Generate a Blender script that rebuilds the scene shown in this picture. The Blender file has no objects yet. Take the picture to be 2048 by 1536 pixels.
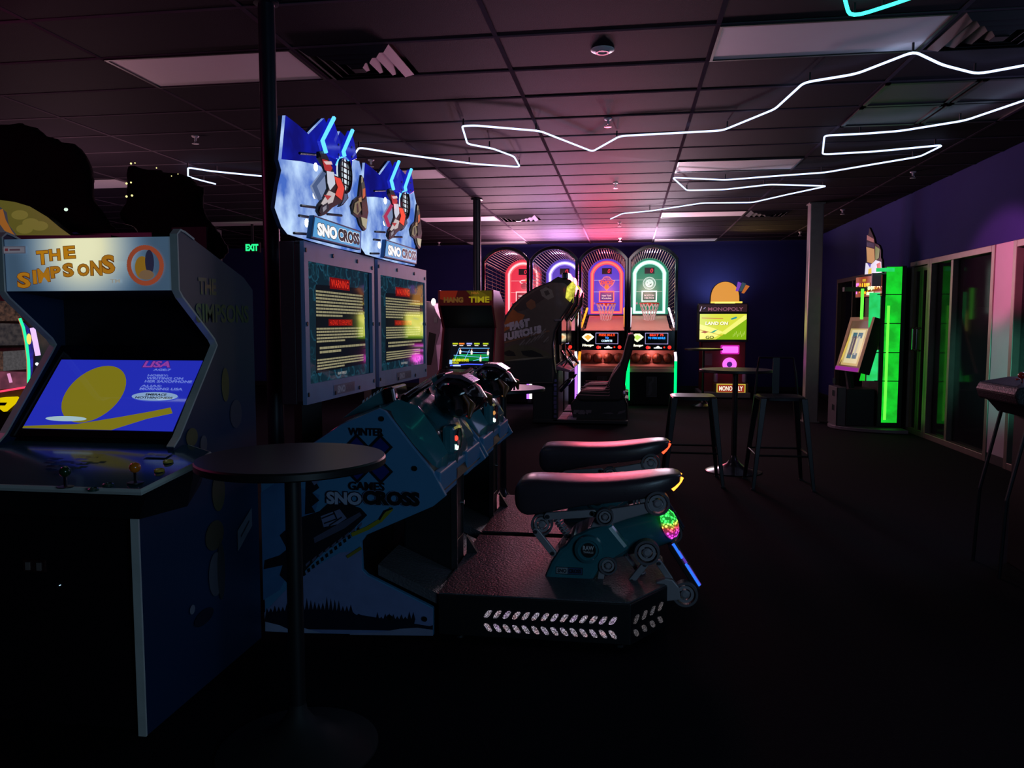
import bpy, bmesh, math, random
from mathutils import Vector, Matrix
R = random.Random(7)
PI = math.pi
sc = bpy.context.scene
COL = sc.collection

# ------------------------------------------------------------ camera
F, TH = 1550.0, math.atan(120 / 1550)
PS = math.atan(231 / 1550 * math.cos(TH))
CAM = Vector((0, 0, 1.45))
cam = bpy.data.objects.new('camera', bpy.data.cameras.new('camera'))
COL.objects.link(cam)
cam.location = CAM
cam.rotation_euler = (PI / 2 - TH, 0, PS)
cam.data.lens = F / 2048 * 36
cam.data.sensor_width = 36
cam.data.clip_start = .05
sc.camera = cam
# ------------------------------------------------------------ world, exposure
w = bpy.data.worlds.new('world')
sc.world = w
w.use_nodes = True
w.node_tree.nodes['Background'].inputs[0].default_value = (.25, .3, .7, 1)
w.node_tree.nodes['Background'].inputs[1].default_value = .007
sc.view_settings.view_transform = 'Standard'
sc.view_settings.look = 'None'
sc.view_settings.exposure = 0
sc.view_settings.gamma = 1
sc.view_settings.use_curve_mapping = False
try:
    sc.cycles.use_denoising = True
    sc.cycles.sample_clamp_indirect = 4
    sc.cycles.max_bounces = 6
    sc.cycles.transparent_max_bounces = 12
except Exception:
    pass

def lamp(name, kind, loc, col, power, size=.3, target=None, spot=60, blend=.6, sizey=None):
    L = bpy.data.lights.new(name, kind)
    L.color = col
    L.energy = power
    if kind == 'AREA':
        L.size = size
        if sizey:
            L.shape = 'RECTANGLE'; L.size_y = sizey
    else:
        L.shadow_soft_size = size
    if kind == 'SPOT':
        L.spot_size = math.radians(spot); L.spot_blend = blend
    o = bpy.data.objects.new(name, L)
    COL.objects.link(o)
    o.location = loc
    if target is not None:
        o.rotation_euler = (Vector(target) - Vector(loc)).to_track_quat('-Z', 'Y').to_euler()
    return o

# lamps imitating the machines' light; most are added fills with no housing
LIT = [(-2.18, (1, .5, .66), 95, (1, .35, .4)), (-1.31, (.9, .5, .95), 95, (.9, .5, .7)), (-.435, (1, .12, .22), 120, (1, .20, .10)), (.435, (.95, .72, .9), 95, (1, .62, .52))]
for i, (x, c, p, rc_) in enumerate(LIT):
    lamp('hoop_fill_light', 'AREA', (x, 13.82, 2.3), c, p * .30, .7, (x, 8.5, 2.6), sizey=.8)  # added area fill hanging before each arch, for seats and ceiling
    lamp('ceiling_fill_spot', 'SPOT', (x, 13.75, 2.2), c, p * 4.5, .1, (x * .9, 10.2, 3.21), 44, 1)  # added spot that brightens the ceiling before the machines
    lamp('ceiling_fill_light', 'AREA', (x, 15.5, 2.88), c, p * 1.3, .7, (x, 15.2, 5), sizey=1.9)  # added upward fill for the ceiling above each machine
    lamp('ramp_fill_light', 'POINT', (x, 15.0, 2.2), rc_, 17.0, .12)  # added point fill to brighten ramp and net
    lamp('trough_light', 'POINT', (x, 14.06, .965), (1, .45, .42), 2.4, .02)
lamp('topper_backlight', 'SPOT', (1.86, 16.75, 2.1), (.75, .85, 1), 12, .05, (1.86, 17.3, 2.5), 150, .8)
lamp('topper_uplight', 'SPOT', (2.0, 15.3, 2.42), (1, .72, .15), 34, .1, (2.5, 14.9, 3.2), 110, 1)
lamp('left_machine_glow', 'POINT', (-4.2, 3.2, 2.5), (1, .10, .38), 16, .3)
lamp('left_fill', 'POINT', (-5.6, 7.2, 1.9), (1, .55, .6), 60, .4)  # added pink ambient fill for the left side, no machine built here
lamp('left_far_glow', 'POINT', (-7.5, 9.5, 1.6), (.8, .5, .9), 12, .4)
lamp('mid_machine_glow', 'POINT', (-3.3, 12.2, 1.6), (1, .55, .7), 12, .4)
lamp('front_fill', 'AREA', (2.6, -1.6, 1.7), (.42, .72, 1), 30, 1.4, (-1.0, 3.4, .9))  # added unseen fill behind the camera, brightens the side panels
lamp('right_fill', 'AREA', (3.4, 5.9, 2.2), (.50, .55, 1), 9, 1.2, (-1.5, 4.4, 1.4))  # added bluish fill outside the view, for bezels and hoods
lamp('racer_fill', 'AREA', (.2, 8.4, 2.9), (1, .8, .9), 9, .8, (-1.4, 11.3, 1.2))  # added fill that brightens the street racers' side print
lamp('pier_pink', 'SPOT', (1.7, 6.6, 2.6), (1, .17, .42), 520, .1, (3.78, 8.6, 2.05), 24, .35)  # added spot hanging free, tints the upper pier pink
lamp('pier_teal', 'SPOT', (1.9, 5.6, .9), (.15, .9, .7), 330, .1, (3.78, 8.6, .95), 22, .8)  # added spot hanging free, tints the lower pier teal

# ------------------------------------------------------------ pixel rays -> world points at a chosen real depth
FW = Vector((-math.sin(PS) * math.cos(TH), math.cos(PS) * math.cos(TH), -math.sin(TH)))
RT = Vector((math.cos(PS), math.sin(PS), 0))
UP = RT.cross(FW)
def ray(px, py):
    return FW + RT * ((px - 1024) / F) + UP * ((768 - py) / F)
def PY(px, py, y):
    d = ray(px, py); return CAM + d * (y / d.y)
def PX(px, py, x):
    d = ray(px, py); return CAM + d * (x / d.x)
def PZ(px, py, z):
    d = ray(px, py); return CAM + d * ((z - 1.45) / d.z)
def XZ(pts, y):
    return [(p.x, p.z) for p in (PY(a, b, y) for a, b in pts)]

# ------------------------------------------------------------ materials
def lin(c):
    c = c / 255
    return c / 12.92 if c <= .04045 else ((c + .055) / 1.055) ** 2.4
def S(r, g, b):
    return (lin(r), lin(g), lin(b), 1)
MATS = {}
def mat(name, col, rough=.6, metal=0, var=.18, scale=9, bump=0, bscale=120, spec=.5, coat=0, alpha=1, trans=0):
    if name in MATS: return MATS[name]
    m = bpy.data.materials.new(name); MATS[name] = m
    m.use_nodes = True
    nt = m.node_tree; b = nt.nodes['Principled BSDF']
    b.inputs['Roughness'].default_value = rough
    b.inputs['Metallic'].default_value = metal
    b.inputs['Specular IOR Level'].default_value = spec
    b.inputs['Coat Weight'].default_value = coat
    b.inputs['Coat Roughness'].default_value = .08
    b.inputs['Alpha'].default_value = alpha
    b.inputs['Transmission Weight'].default_value = trans
    tc = nt.nodes.new('ShaderNodeTexCoord')
    n = nt.nodes.new('ShaderNodeTexNoise'); n.inputs['Scale'].default_value = scale; n.inputs['Detail'].default_value = 4
    r = nt.nodes.new('ShaderNodeMix'); r.data_type = 'RGBA'
    r.inputs[6].default_value = tuple(c * (1 - var) for c in col[:3]) + (1,)
    r.inputs[7].default_value = tuple(min(1, c * (1 + var)) for c in col[:3]) + (1,)
    nt.links.new(tc.outputs['Object'], n.inputs['Vector'])
    nt.links.new(n.outputs['Fac'], r.inputs[0])
    nt.links.new(r.outputs[2], b.inputs['Base Color'])
    if bump:
        n2 = nt.nodes.new('ShaderNodeTexNoise'); n2.inputs['Scale'].default_value = bscale
        bp = nt.nodes.new('ShaderNodeBump'); bp.inputs['Strength'].default_value = bump; bp.inputs['Distance'].default_value = .01
        nt.links.new(tc.outputs['Object'], n2.inputs['Vector'])
        nt.links.new(n2.outputs['Fac'], bp.inputs['Height'])
        nt.links.new(bp.outputs['Normal'], b.inputs['Normal'])
    return m
def glow(name, col, strength, nz=0, scale=10, col2=None, detail=3):
    if name in MATS: return MATS[name]
    m = bpy.data.materials.new(name); MATS[name] = m
    m.use_nodes = True
    nt = m.node_tree; nt.nodes.clear()
    o = nt.nodes.new('ShaderNodeOutputMaterial'); e = nt.nodes.new('ShaderNodeEmission')
    e.inputs[0].default_value = tuple(col[:3]) + (1,); e.inputs[1].default_value = strength
    nt.links.new(e.outputs[0], o.inputs[0])
    if nz:
        tc = nt.nodes.new('ShaderNodeTexCoord'); n = nt.nodes.new('ShaderNodeTexNoise')
        n.inputs['Scale'].default_value = scale; n.inputs['Detail'].default_value = detail
        cr = nt.nodes.new('ShaderNodeValToRGB')
        cr.color_ramp.elements[0].position = .35; cr.color_ramp.elements[1].position = .65
        cr.color_ramp.elements[0].color = tuple((col2 or [c * .4 for c in col])[:3]) + (1,)
        cr.color_ramp.elements[1].color = tuple(col[:3]) + (1,)
        nt.links.new(tc.outputs['Object'], n.inputs['Vector'])
        nt.links.new(n.outputs['Fac'], cr.inputs[0]); nt.links.new(cr.outputs[0], e.inputs[0])
    return m
def dots(name, cols, strength, scale):      # led clusters behind a perforated or faceted lens
    if name in MATS: return MATS[name]
    m = bpy.data.materials.new(name); MATS[name] = m
    m.use_nodes = True
    nt = m.node_tree; nt.nodes.clear()
    o = nt.nodes.new('ShaderNodeOutputMaterial'); e = nt.nodes.new('ShaderNodeEmission')
    tc = nt.nodes.new('ShaderNodeTexCoord'); v = nt.nodes.new('ShaderNodeTexVoronoi'); v.inputs['Scale'].default_value = scale
    n = nt.nodes.new('ShaderNodeTexNoise'); n.inputs['Scale'].default_value = scale * .12
    cr = nt.nodes.new('ShaderNodeValToRGB'); cr.color_ramp.interpolation = 'LINEAR'
    el = cr.color_ramp.elements
    while len(el) < len(cols): el.new(.5)
    for i, c in enumerate(cols):
        el[i].position = .3 + .4 * i / max(1, len(cols) - 1); el[i].color = tuple(c[:3]) + (1,)
    mr = nt.nodes.new('ShaderNodeMapRange'); mr.inputs[1].default_value = .1; mr.inputs[2].default_value = .55
    mr.inputs[3].default_value = strength; mr.inputs[4].default_value = strength * .08
    nt.links.new(tc.outputs['Object'], v.inputs['Vector']); nt.links.new(tc.outputs['Object'], n.inputs['Vector'])
    nt.links.new(n.outputs['Fac'], cr.inputs[0]); nt.links.new(cr.outputs[0], e.inputs[0])
    nt.links.new(v.outputs['Distance'], mr.inputs[0]); nt.links.new(mr.outputs[0], e.inputs[1])
    nt.links.new(e.outputs[0], o.inputs[0])
    return m
def printed(name, emit=0, rough=.5, coat=0):
    if name in MATS: return MATS[name]
    m = bpy.data.materials.new(name); MATS[name] = m
    m.use_nodes = True
    nt = m.node_tree; b = nt.nodes['Principled BSDF']
    a = nt.nodes.new('ShaderNodeAttribute'); a.attribute_name = 'Col'
    b.inputs['Roughness'].default_value = rough
    b.inputs['Coat Weight'].default_value = coat; b.inputs['Coat Roughness'].default_value = .05
    if emit:
        nt.links.new(a.outputs['Color'], b.inputs['Emission Color'])
        b.inputs['Emission Strength'].default_value = emit
        b.inputs['Base Color'].default_value = (.01, .01, .01, 1)
    else:
        tc = nt.nodes.new('ShaderNodeTexCoord')
        n = nt.nodes.new('ShaderNodeTexNoise'); n.inputs['Scale'].default_value = 14
        mp = nt.nodes.new('ShaderNodeMapRange'); mp.inputs[3].default_value = .82; mp.inputs[4].default_value = 1.15
        mx = nt.nodes.new('ShaderNodeVectorMath'); mx.operation = 'SCALE'
        nt.links.new(tc.outputs['Object'], n.inputs['Vector']); nt.links.new(n.outputs['Fac'], mp.inputs[0])
        nt.links.new(a.outputs['Color'], mx.inputs[0]); nt.links.new(mp.outputs[0], mx.inputs['Scale'])
        nt.links.new(mx.outputs[0], b.inputs['Base Color'])
    return m

BLACK = mat('black_laminate', S(22, 22, 26), .45)
BLACKG = mat('black_gloss', S(14, 14, 18), .12, coat=.6)
RUBBER = mat('black_rubber', S(20, 20, 22), .7)
CHROME = mat('chrome', S(200, 200, 205), .12, 1, .05)
STEEL = mat('brushed_steel', S(120, 120, 125), .35, 1)
GREY = mat('cast_grey', S(168, 162, 170), .45, .3)
DARKST = mat('dark_steel', S(48, 48, 54), .4, .7)

# ------------------------------------------------------------ mesh building
class MB:
    def __init__(s):
        s.v = []; s.f = []; s.mi = []; s.k = 0
    def add(s, vs, fs):
        n = len(s.v); s.v += [Vector(v) for v in vs]
        for f in fs: s.f.append([n + i for i in f]); s.mi.append(s.k)
        return s
    def box(s, x0, x1, y0, y1, z0, z1):
        return s.add([(x, y, z) for z in (z0, z1) for x, y in ((x0, y0), (x1, y0), (x1, y1), (x0, y1))],
                     [(3, 2, 1, 0), (4, 5, 6, 7), (0, 1, 5, 4), (1, 2, 6, 5), (2, 3, 7, 6), (3, 0, 4, 7)])
    def prism(s, pts, a, b, ax='y'):
        f = {'y': lambda p, t: (p[0], t, p[1]), 'x': lambda p, t: (t, p[0], p[1]), 'z': lambda p, t: (p[0], p[1], t)}[ax]
        n = len(pts)
        return s.add([f(p, a) for p in pts] + [f(p, b) for p in pts],
                     [tuple(range(n - 1, -1, -1)), tuple(range(n, 2 * n))] + [(i, (i + 1) % n, n + (i + 1) % n, n + i) for i in range(n)])
    def slab(s, P, o, u, v, n, pts, a, b):       # polygon in a free plane, from offset a to b along n
        k = len(pts)
        A = [o + u * p[0] + v * p[1] + n * a for p in pts] + [o + u * p[0] + v * p[1] + n * b for p in pts]
        return s.add(A, [tuple(range(k - 1, -1, -1)), tuple(range(k, 2 * k))] + [(i, (i + 1) % k, k + (i + 1) % k, k + i) for i in range(k)])
    def loft(s, rings, cap=True):
        n = len(rings[0]); vs = [p for r in rings for p in r]; fs = []
        for j in range(len(rings) - 1):
            for i in range(n):
                fs.append((j * n + i, j * n + (i + 1) % n, (j + 1) * n + (i + 1) % n, (j + 1) * n + i))
        if cap: fs += [tuple(range(n - 1, -1, -1)), tuple(range((len(rings) - 1) * n, len(rings) * n))]
        return s.add(vs, fs)
    def tube(s, pts, r, n=8, closed=False, flat=None):
        pts = [Vector(p) for p in pts]; N = len(pts); rings = []; up = None
        for i in range(N):
            a = pts[i - 1] if (i or closed) else pts[0]
            b = pts[(i + 1) % N] if (i < N - 1 or closed) else pts[-1]
            d1 = (pts[i] - a); d2 = (b - pts[i])
            d = ((d1.normalized() if d1.length > 1e-9 else Vector()) + (d2.normalized() if d2.length > 1e-9 else Vector()))
            if d.length < 1e-6: d = d1 if d1.length > 1e-9 else d2
            d.normalize()
            if up is None: up = Vector((0, 0, 1)) if abs(d.z) < .9 else Vector((1, 0, 0))
            x = d.cross(up)
            if x.length < 1e-4: x = d.cross(Vector((0, 1, 0)))
            x.normalize(); up = x.cross(d).normalized()
            rr = r[i] if isinstance(r, (list, tuple)) else r
            rings.append([pts[i] + (x * math.cos(2 * PI * k / n) + up * math.sin(2 * PI * k / n)) * rr for k in range(n)])
        if closed:
            rings.append(rings[0]); return s.loft(rings, False)
        return s.loft(rings)
    def cyl(s, a, b, r0, r1=None, n=20):
        return s.tube([a, b], [r0, r0 if r1 is None else r1], n)
    def lathe(s, c, prof, n=28, ax='z'):
        c = Vector(c); rings = []
        for r, z in prof:
            rings.append([c + (Vector((r * math.cos(t), r * math.sin(t), z)) if ax == 'z' else Vector((r * math.cos(t), z, -r * math.sin(t))) if ax == 'y' else Vector((z, r * math.cos(t), r * math.sin(t))))
                          for t in (2 * PI * k / n for k in range(n))])
        return s.loft(rings)
    def ball(s, c, r, n=14, m=8, sc=(1, 1, 1), noise=0, rnd=None):
        c = Vector(c); rings = []
        for j in range(m + 1):
            p = -PI / 2 + PI * (j + .02) / (m + .04)
            rings.append([c + Vector((math.cos(p) * math.cos(2 * PI * k / n) * sc[0], math.cos(p) * math.sin(2 * PI * k / n) * sc[1], math.sin(p) * sc[2])) * r * (1 + (noise * (rnd.random() - .5) if noise else 0)) for k in range(n)])
        return s.loft(rings)
    def ring(s, c, r0, r1, t0, t1, ax='y', n=32):   # flat annulus with thickness
        c = Vector(c)
        def pt(r, a, t):
            return c + (Vector((r * math.cos(a), t, r * math.sin(a))) if ax == 'y' else Vector((t, r * math.cos(a), r * math.sin(a))) if ax == 'x' else Vector((r * math.cos(a), r * math.sin(a), t)))
        rings = [[pt(r0, a, t0), pt(r1, a, t0), pt(r1, a, t1), pt(r0, a, t1)] for a in (2 * PI * k / n for k in range(n))]
        rings.append(rings[0]); return s.loft(rings, False)

def origin_of(o):
    p = Vector((0, 0, 0))
    while o is not None:
        p += Vector(o.location); o = o.parent
    return p
def put(mb, name, parent, mats, smooth=None, bevel=0, label=None, kind=None, loc=None):
    me = bpy.data.meshes.new(name)
    off = origin_of(parent) if parent is not None else Vector(loc or (0, 0, 0))
    me.from_pydata([v - off for v in mb.v], [], mb.f)
    if not isinstance(mats, (list, tuple)): mats = [mats]
    for m in mats: me.materials.append(m)
    for p, i in zip(me.polygons, mb.mi): p.material_index = i
    me.validate()
    bm = bmesh.new(); bm.from_mesh(me); bmesh.ops.recalc_face_normals(bm, faces=bm.faces); bm.to_mesh(me); bm.free()
    if smooth:
        for p in me.polygons: p.use_smooth = True
        me.set_sharp_from_angle(angle=math.radians(smooth))
    o = bpy.data.objects.new(name, me); COL.objects.link(o)
    if parent is not None: o.parent = parent
    else: o.location = off
    if bevel:
        b = o.modifiers.new('bevel', 'BEVEL'); b.width = bevel; b.segments = 2; b.limit_method = 'ANGLE'
    if label: o['label'] = label
    if kind: o['kind'] = kind
    return o
def thing(name, label, cat, loc, group=None):
    o = bpy.data.objects.new(name, None); COL.objects.link(o)
    o.empty_display_size = .1
    o.location = loc; o['label'] = label; o['category'] = cat
    if group: o['group'] = group
    return o
def tag(o, label, cat, group=None):
    o['label'] = label; o['category'] = cat
    if group: o['group'] = group
    return o
def structure(mb, name, m, parent=None, bevel=0, smooth=None):
    o = put(mb, name, parent, m, smooth, bevel)
    if parent is None: o['kind'] = 'structure'
    return o
def clone(o, parent, off=Vector((0, 0, 0))):
    c = o.copy(); COL.objects.link(c)
    if parent is not None: c.parent = parent
    else: c.location = Vector(o.location) + off
    for ch in list(o.children): clone(ch, c)
    return c

# ------------------------------------------------------------ flat print: coloured shapes and lettering on a plane
GLY = {}
def glyphs(t, bold):
    if 'M' in t or 'W' in t: bold = min(bold, .03)
    k = (t, bold)
    if k not in GLY:
        cu = bpy.data.curves.new('t', 'FONT'); cu.body = t; cu.resolution_u = 3; cu.offset = bold; cu.fill_mode = 'BOTH'
        ob = bpy.data.objects.new('t', cu)
        me = bpy.data.meshes.new_from_object(ob)
        vs = [(v.co.x, v.co.y) for v in me.vertices]; fs = [tuple(p.vertices) for p in me.polygons]
        bpy.data.objects.remove(ob); bpy.data.curves.remove(cu); bpy.data.meshes.remove(me)
        xs = [v[0] for v in vs]; ys = [v[1] for v in vs]
        x0, x1, y0, y1 = min(xs), max(xs), min(ys), max(ys)
        GLY[k] = ([((x - x0) / (x1 - x0), (y - y0) / (y1 - y0)) for x, y in vs], fs)
    return GLY[k]
class Print:
    def __init__(s, o, u, v, step=.00035):
        s.o = Vector(o); s.u = Vector(u).normalized(); s.w = Vector(v).normalized(); s.n = s.u.cross(s.w)
        s.v = []; s.f = []; s.c = []; s.l = .001; s.step = step
    def P(s, x, y): return s.o + s.u * x + s.w * y + s.n * s.l
    def poly(s, pts, col, up=True):
        if up: s.l += s.step
        n = len(s.v); s.v += [s.P(*p) for p in pts]; s.f.append(tuple(range(n, n + len(pts)))); s.c.append(col); return s
    def rect(s, x, y, w, h, col, up=True): return s.poly([(x, y), (x + w, y), (x + w, y + h), (x, y + h)], col, up)
    def disc(s, x, y, r, col, ry=None, n=24, a0=0, a1=2 * PI, up=True):
        return s.poly([(x + r * math.cos(a0 + (a1 - a0) * k / n), y + (ry or r) * math.sin(a0 + (a1 - a0) * k / n)) for k in range(n + (a1 - a0 < 6))], col, up)
    def line(s, pts, wd, col, closed=False):
        s.l += s.step
        if closed: pts = pts + [pts[0]]
        for a, b in zip(pts, pts[1:]):
            d = Vector((b[0] - a[0], b[1] - a[1]))
            if d.length < 1e-7: continue
            d.normalize(); q = Vector((-d.y, d.x)) * wd / 2; e = d * wd / 2 * .8
            s.poly([(a[0] - q.x - e.x, a[1] - q.y - e.y), (b[0] - q.x + e.x, b[1] - q.y + e.y), (b[0] + q.x + e.x, b[1] + q.y + e.y), (a[0] + q.x - e.x, a[1] + q.y - e.y)], col, False)
            s.l += 1e-6
        return s
    def circ(s, x, y, r, wd, col, ry=None, n=28):
        return s.line([(x + r * math.cos(2 * PI * k / n), y + (ry or r) * math.sin(2 * PI * k / n)) for k in range(n)], wd, col, True)
    def text(s, t, x, y, w, h, col, bold=.02, shear=0, rot=0):
        s.l += s.step
        vs, fs = glyphs(t, bold); n = len(s.v); ca, sa = math.cos(rot), math.sin(rot)
        for a, b in vs:
            X = a * w + shear * b * h; Y = b * h
            s.v.append(s.P(x + X * ca - Y * sa, y + X * sa + Y * ca))
        for f in fs: s.f.append(tuple(n + i for i in f)); s.c.append(col)
        return s
    def words(s, x, y, w, h, col, rows, rnd, gap=.45):   # a paragraph too small to read: word blocks
        s.l += s.step; rh = h / rows
        for r in range(rows):
            xx = x; end = x + w * (1 if r < rows - 1 else rnd.uniform(.4, .8))
            while xx < end:
                ww = min(rnd.uniform(1.5, 5) * rh * .7, end - xx)
                if ww > rh * .2: s.rect(xx, y + h - (r + 1) * rh + rh * gap / 2, ww, rh * (1 - gap), col, False)
                xx += ww + rh * .22
        return s
    def build(s, name, parent, m, label=None):
        me = bpy.data.meshes.new(name); off = origin_of(parent)
        me.from_pydata([v - off for v in s.v], [], s.f)
        at = me.color_attributes.new('Col', 'FLOAT_COLOR', 'CORNER')
        i = 0
        for p, c in zip(me.polygons, s.c):
            for _ in range(p.loop_total):
                at.data[i].color = tuple(c[:3]) + (1,); i += 1
        me.materials.append(m)
        o = bpy.data.objects.new(name, me); COL.objects.link(o); o.parent = parent
        if label: o['label'] = label
        return o
PMAT = printed('printed_vinyl', 0, .45, .15)
PGLS = printed('printed_gloss', 0, .2, .6)
SCR = printed('lit_screen', 1.0, .04, 1.0)
SCR.node_tree.nodes['Principled BSDF'].inputs['Specular IOR Level'].default_value = .9
SCR2 = printed('bright_screen', 1.8, .1)
BKL = printed('backlit_print', 1.0, .25)
DIM = printed('dim_backlit_print', .5, .25)
Zv = Vector((0, 0, 1)); Xv = Vector((1, 0, 0)); Yv = Vector((0, 1, 0))
WHITE = S(245, 245, 245); INK = S(8, 8, 10)

# ============================================================ THE SETTING
CEIL, XW, YB, XL = 3.21, 3.78, 17.3, -10.2
carpet = mat('carpet', S(18, 17, 25), .97, var=.5, scale=60, bump=.5, bscale=300, spec=.1)
structure(MB().box(XL, 8.2, -4, YB, -.1, 0), 'floor', carpet)
BLUEW = mat('blue_wall_paint', S(46, 49, 108), .8, var=.08, scale=3, bump=.15, bscale=90, spec=.08)
structure(MB().box(XL, 8.2, YB, YB + .15, 0, CEIL + .1), 'wall_back', BLUEW)
structure(MB().box(XL - .15, XL, -4, YB, 0, CEIL + .1), 'wall_left', BLUEW)
structure(MB().box(8.2, 8.35, -4, YB, 0, CEIL + .1), 'wall_far_right', mat('dark_wall_paint', S(30, 32, 60), .7))
FRAME = mat('bronze_aluminium', S(120, 108, 100), .4, .6)
def yw(px): return PX(px, 600, XW).y
# openings in the right wall: (near y, far y, head height)
OP = [(6.35, yw(2028), 2.27), (yw(1991), yw(1823), 2.27), (12.9, yw(1676), 2.25), (16.2, 17.1, 2.25)]
wr = MB(); y0 = -4
for a, b, h in OP:
    wr.box(XW, XW + .15, y0, a, 0, CEIL + .1); wr.box(XW, XW + .15, a, b, h, CEIL + .1); y0 = b
wr.box(XW, XW + .15, y0, YB, 0, CEIL + .1)
structure(wr, 'wall_right', BLUEW)
structure(MB().box(XW - .02, XW, yw(2028) + .002, yw(1991) - .002, .1, 2.27), 'trim_1', mat('pale_pier_panel', S(165, 155, 160), .5, var=.05), bevel=.003)
GLASS = mat('dark_tinted_glass', S(30, 32, 36), .07, 0, .02, alpha=.55, spec=.10)
def frame_rect(m, a, b, z0, z1, x0, x1, t):
    m.box(x0, x1, a, a + t, z0, z1); m.box(x0, x1, b - t, b, z0, z1); m.box(x0, x1, a + t, b - t, z1 - t, z1)
    if z0 > .01 or t < .08: m.box(x0, x1, a + t, b - t, z0, z0 + t)
def glazed(name, a, b, h, mull):
    root = structure((lambda m: (frame_rect(m, a, b, .0, h, XW - .03, XW + .12, .07), m)[1])(MB()), name, FRAME, bevel=.004)
    ys = [a + .07] + list(mull) + [b - .07]
    for y in mull:
        put(MB().box(XW - .02, XW + .11, y - .03, y + .03, .07, h - .07), 'mullion', root, FRAME)
    for p, q in zip(ys, ys[1:]):
        put(MB().box(XW + .04, XW + .05, p, q, .07, h - .07), 'pane', root, GLASS)
    return root
glazed('window_1', OP[0][0], OP[0][1], 2.27, [])
glazed('window_2', yw(1991), yw(1861), 2.27, [yw(1905)])
d1 = structure((lambda m: (frame_rect(m, yw(1861) + .002, yw(1823), 0, 2.27, XW - .03, XW + .12, .06), m)[1])(MB()), 'door_1', FRAME)
ym = yw(1842)
for a, b, hy in ((yw(1861) + .065, ym - .005, ym - .07), (ym + .005, yw(1823) - .065, ym + .07)):
    m = MB(); frame_rect(m, a, b, .01, 2.2, XW, XW + .05, .06)
    lf = put(m, 'door_leaf', d1, FRAME)
    put(MB().box(XW + .02, XW + .03, a + .06, b - .06, .07, 2.14), 'pane', lf, GLASS)
    put(MB().tube([(XW - .01, hy, 1.10), (XW - .06, hy, 1.12), (XW - .06, hy, 1.38), (XW - .01, hy, 1.40)], .014, 8), 'door_handle', lf, CHROME)
glazed('window_3', OP[2][0], OP[2][1], 2.25, [PX(1708, 560, XW).y, PX(1735, 560, XW).y])
m = MB(); frame_rect(m, 16.2, 17.1, 0, 2.25, XW - .03, XW + .12, .08)
d2 = structure(m, 'door_2', mat('brown_frame', S(92, 60, 48), .5))
put(MB().box(XW + .03, XW + .08, 16.28, 17.02, .01, 2.17), 'door_leaf', d2, mat('brown_door', S(70, 44, 38), .5))
put(MB().cyl((XW + .03, 16.4, 1.0), (XW - .05, 16.4, 1.0), .03), 'door_handle', d2, CHROME)
bb = mat('black_baseboard', S(20, 20, 24), .5)
structure(MB().box(XL, XW, YB - .012, YB, 0, .1), 'baseboard_back', bb)
y0 = -4; m = MB()
for a, b, h in OP: m.box(XW - .012, XW, y0, a - .001, 0, .1); y0 = b + .001
m.box(XW - .012, XW, y0, YB - .012, 0, .1)
structure(m, 'baseboard_right', bb)

# ceiling: slab, grid bars and lay-in tiles, each tile an object
TX, TY, GX0, GY0 = 1.33, .6465, -.82, 4.84
TILE = mat('black_ceiling_tile', S(45, 40, 48), .74, spec=.03, var=.12, scale=2.5, bump=.12, bscale=160)
GRID = mat('ceiling_grid_metal', S(84, 76, 86), .85, spec=.0)
ceil = structure(MB().box(XL, 8.2, -4, YB, CEIL + .03, CEIL + .18), 'ceiling', mat('plenum_black', S(12, 12, 14), .9))
ks = list(range(-7, 4)); js = list(range(-8, 20))
g = MB()
for k in ks:
    x = GX0 + k * TX
    if x < XW: g.box(x - .0145, x + .0145, -.33, YB, CEIL - .004, CEIL)
for j in js:
    y = GY0 + j * TY
    if y < YB: g.box(XL, XW, y - .0145, y + .0145, CEIL - .0045, CEIL - .0005)
put(g, 'ceiling_grid', ceil, GRID)
fix = {}
for k in (-5, -2, 1):
    for j in (0, 6, 12, 18): fix[(k, j)] = 'light'
for k, j, t in ((-1, 0, 'vent'), (-1, 12, 'vent'), (2, 12, 'vent'), (2, 0, 'vent')): fix[(k, j)] = t
for k, j in ((2, 2), (2, 3)): fix[(k, j)] = 'lightbox'
tile_me = None
for k in [-8] + ks:
    for j in js:
        x, y = GX0 + k * TX, GY0 + j * TY
        if y + .2 > YB or x + .3 > XW or (k, j) in fix or y < -.4: continue
        edge = x < XL or x + TX > XW or y + TY > YB
        x0, x1, y0, y1 = max(x, XL) + .014, min(x + TX, XW) - .014, y + .014, min(y + TY, YB) - .014
        if edge or tile_me is None or True:
            pass
        if edge:
            put(MB().box(x0, x1, y0, y1, CEIL, CEIL + .015), 'ceiling_tile', ceil, TILE)
        else:
            if tile_me is None:
                t = put(MB().box(.014, TX - .014, .014, TY - .014, 0, .015), 'ceiling_tile', ceil, TILE)
                tile_me = t.data
            else:
                t = bpy.data.objects.new('ceiling_tile', tile_me); COL.objects.link(t); t.parent = ceil
            t.location = (x, y, CEIL + R.uniform(-.0015, .0015))

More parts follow.
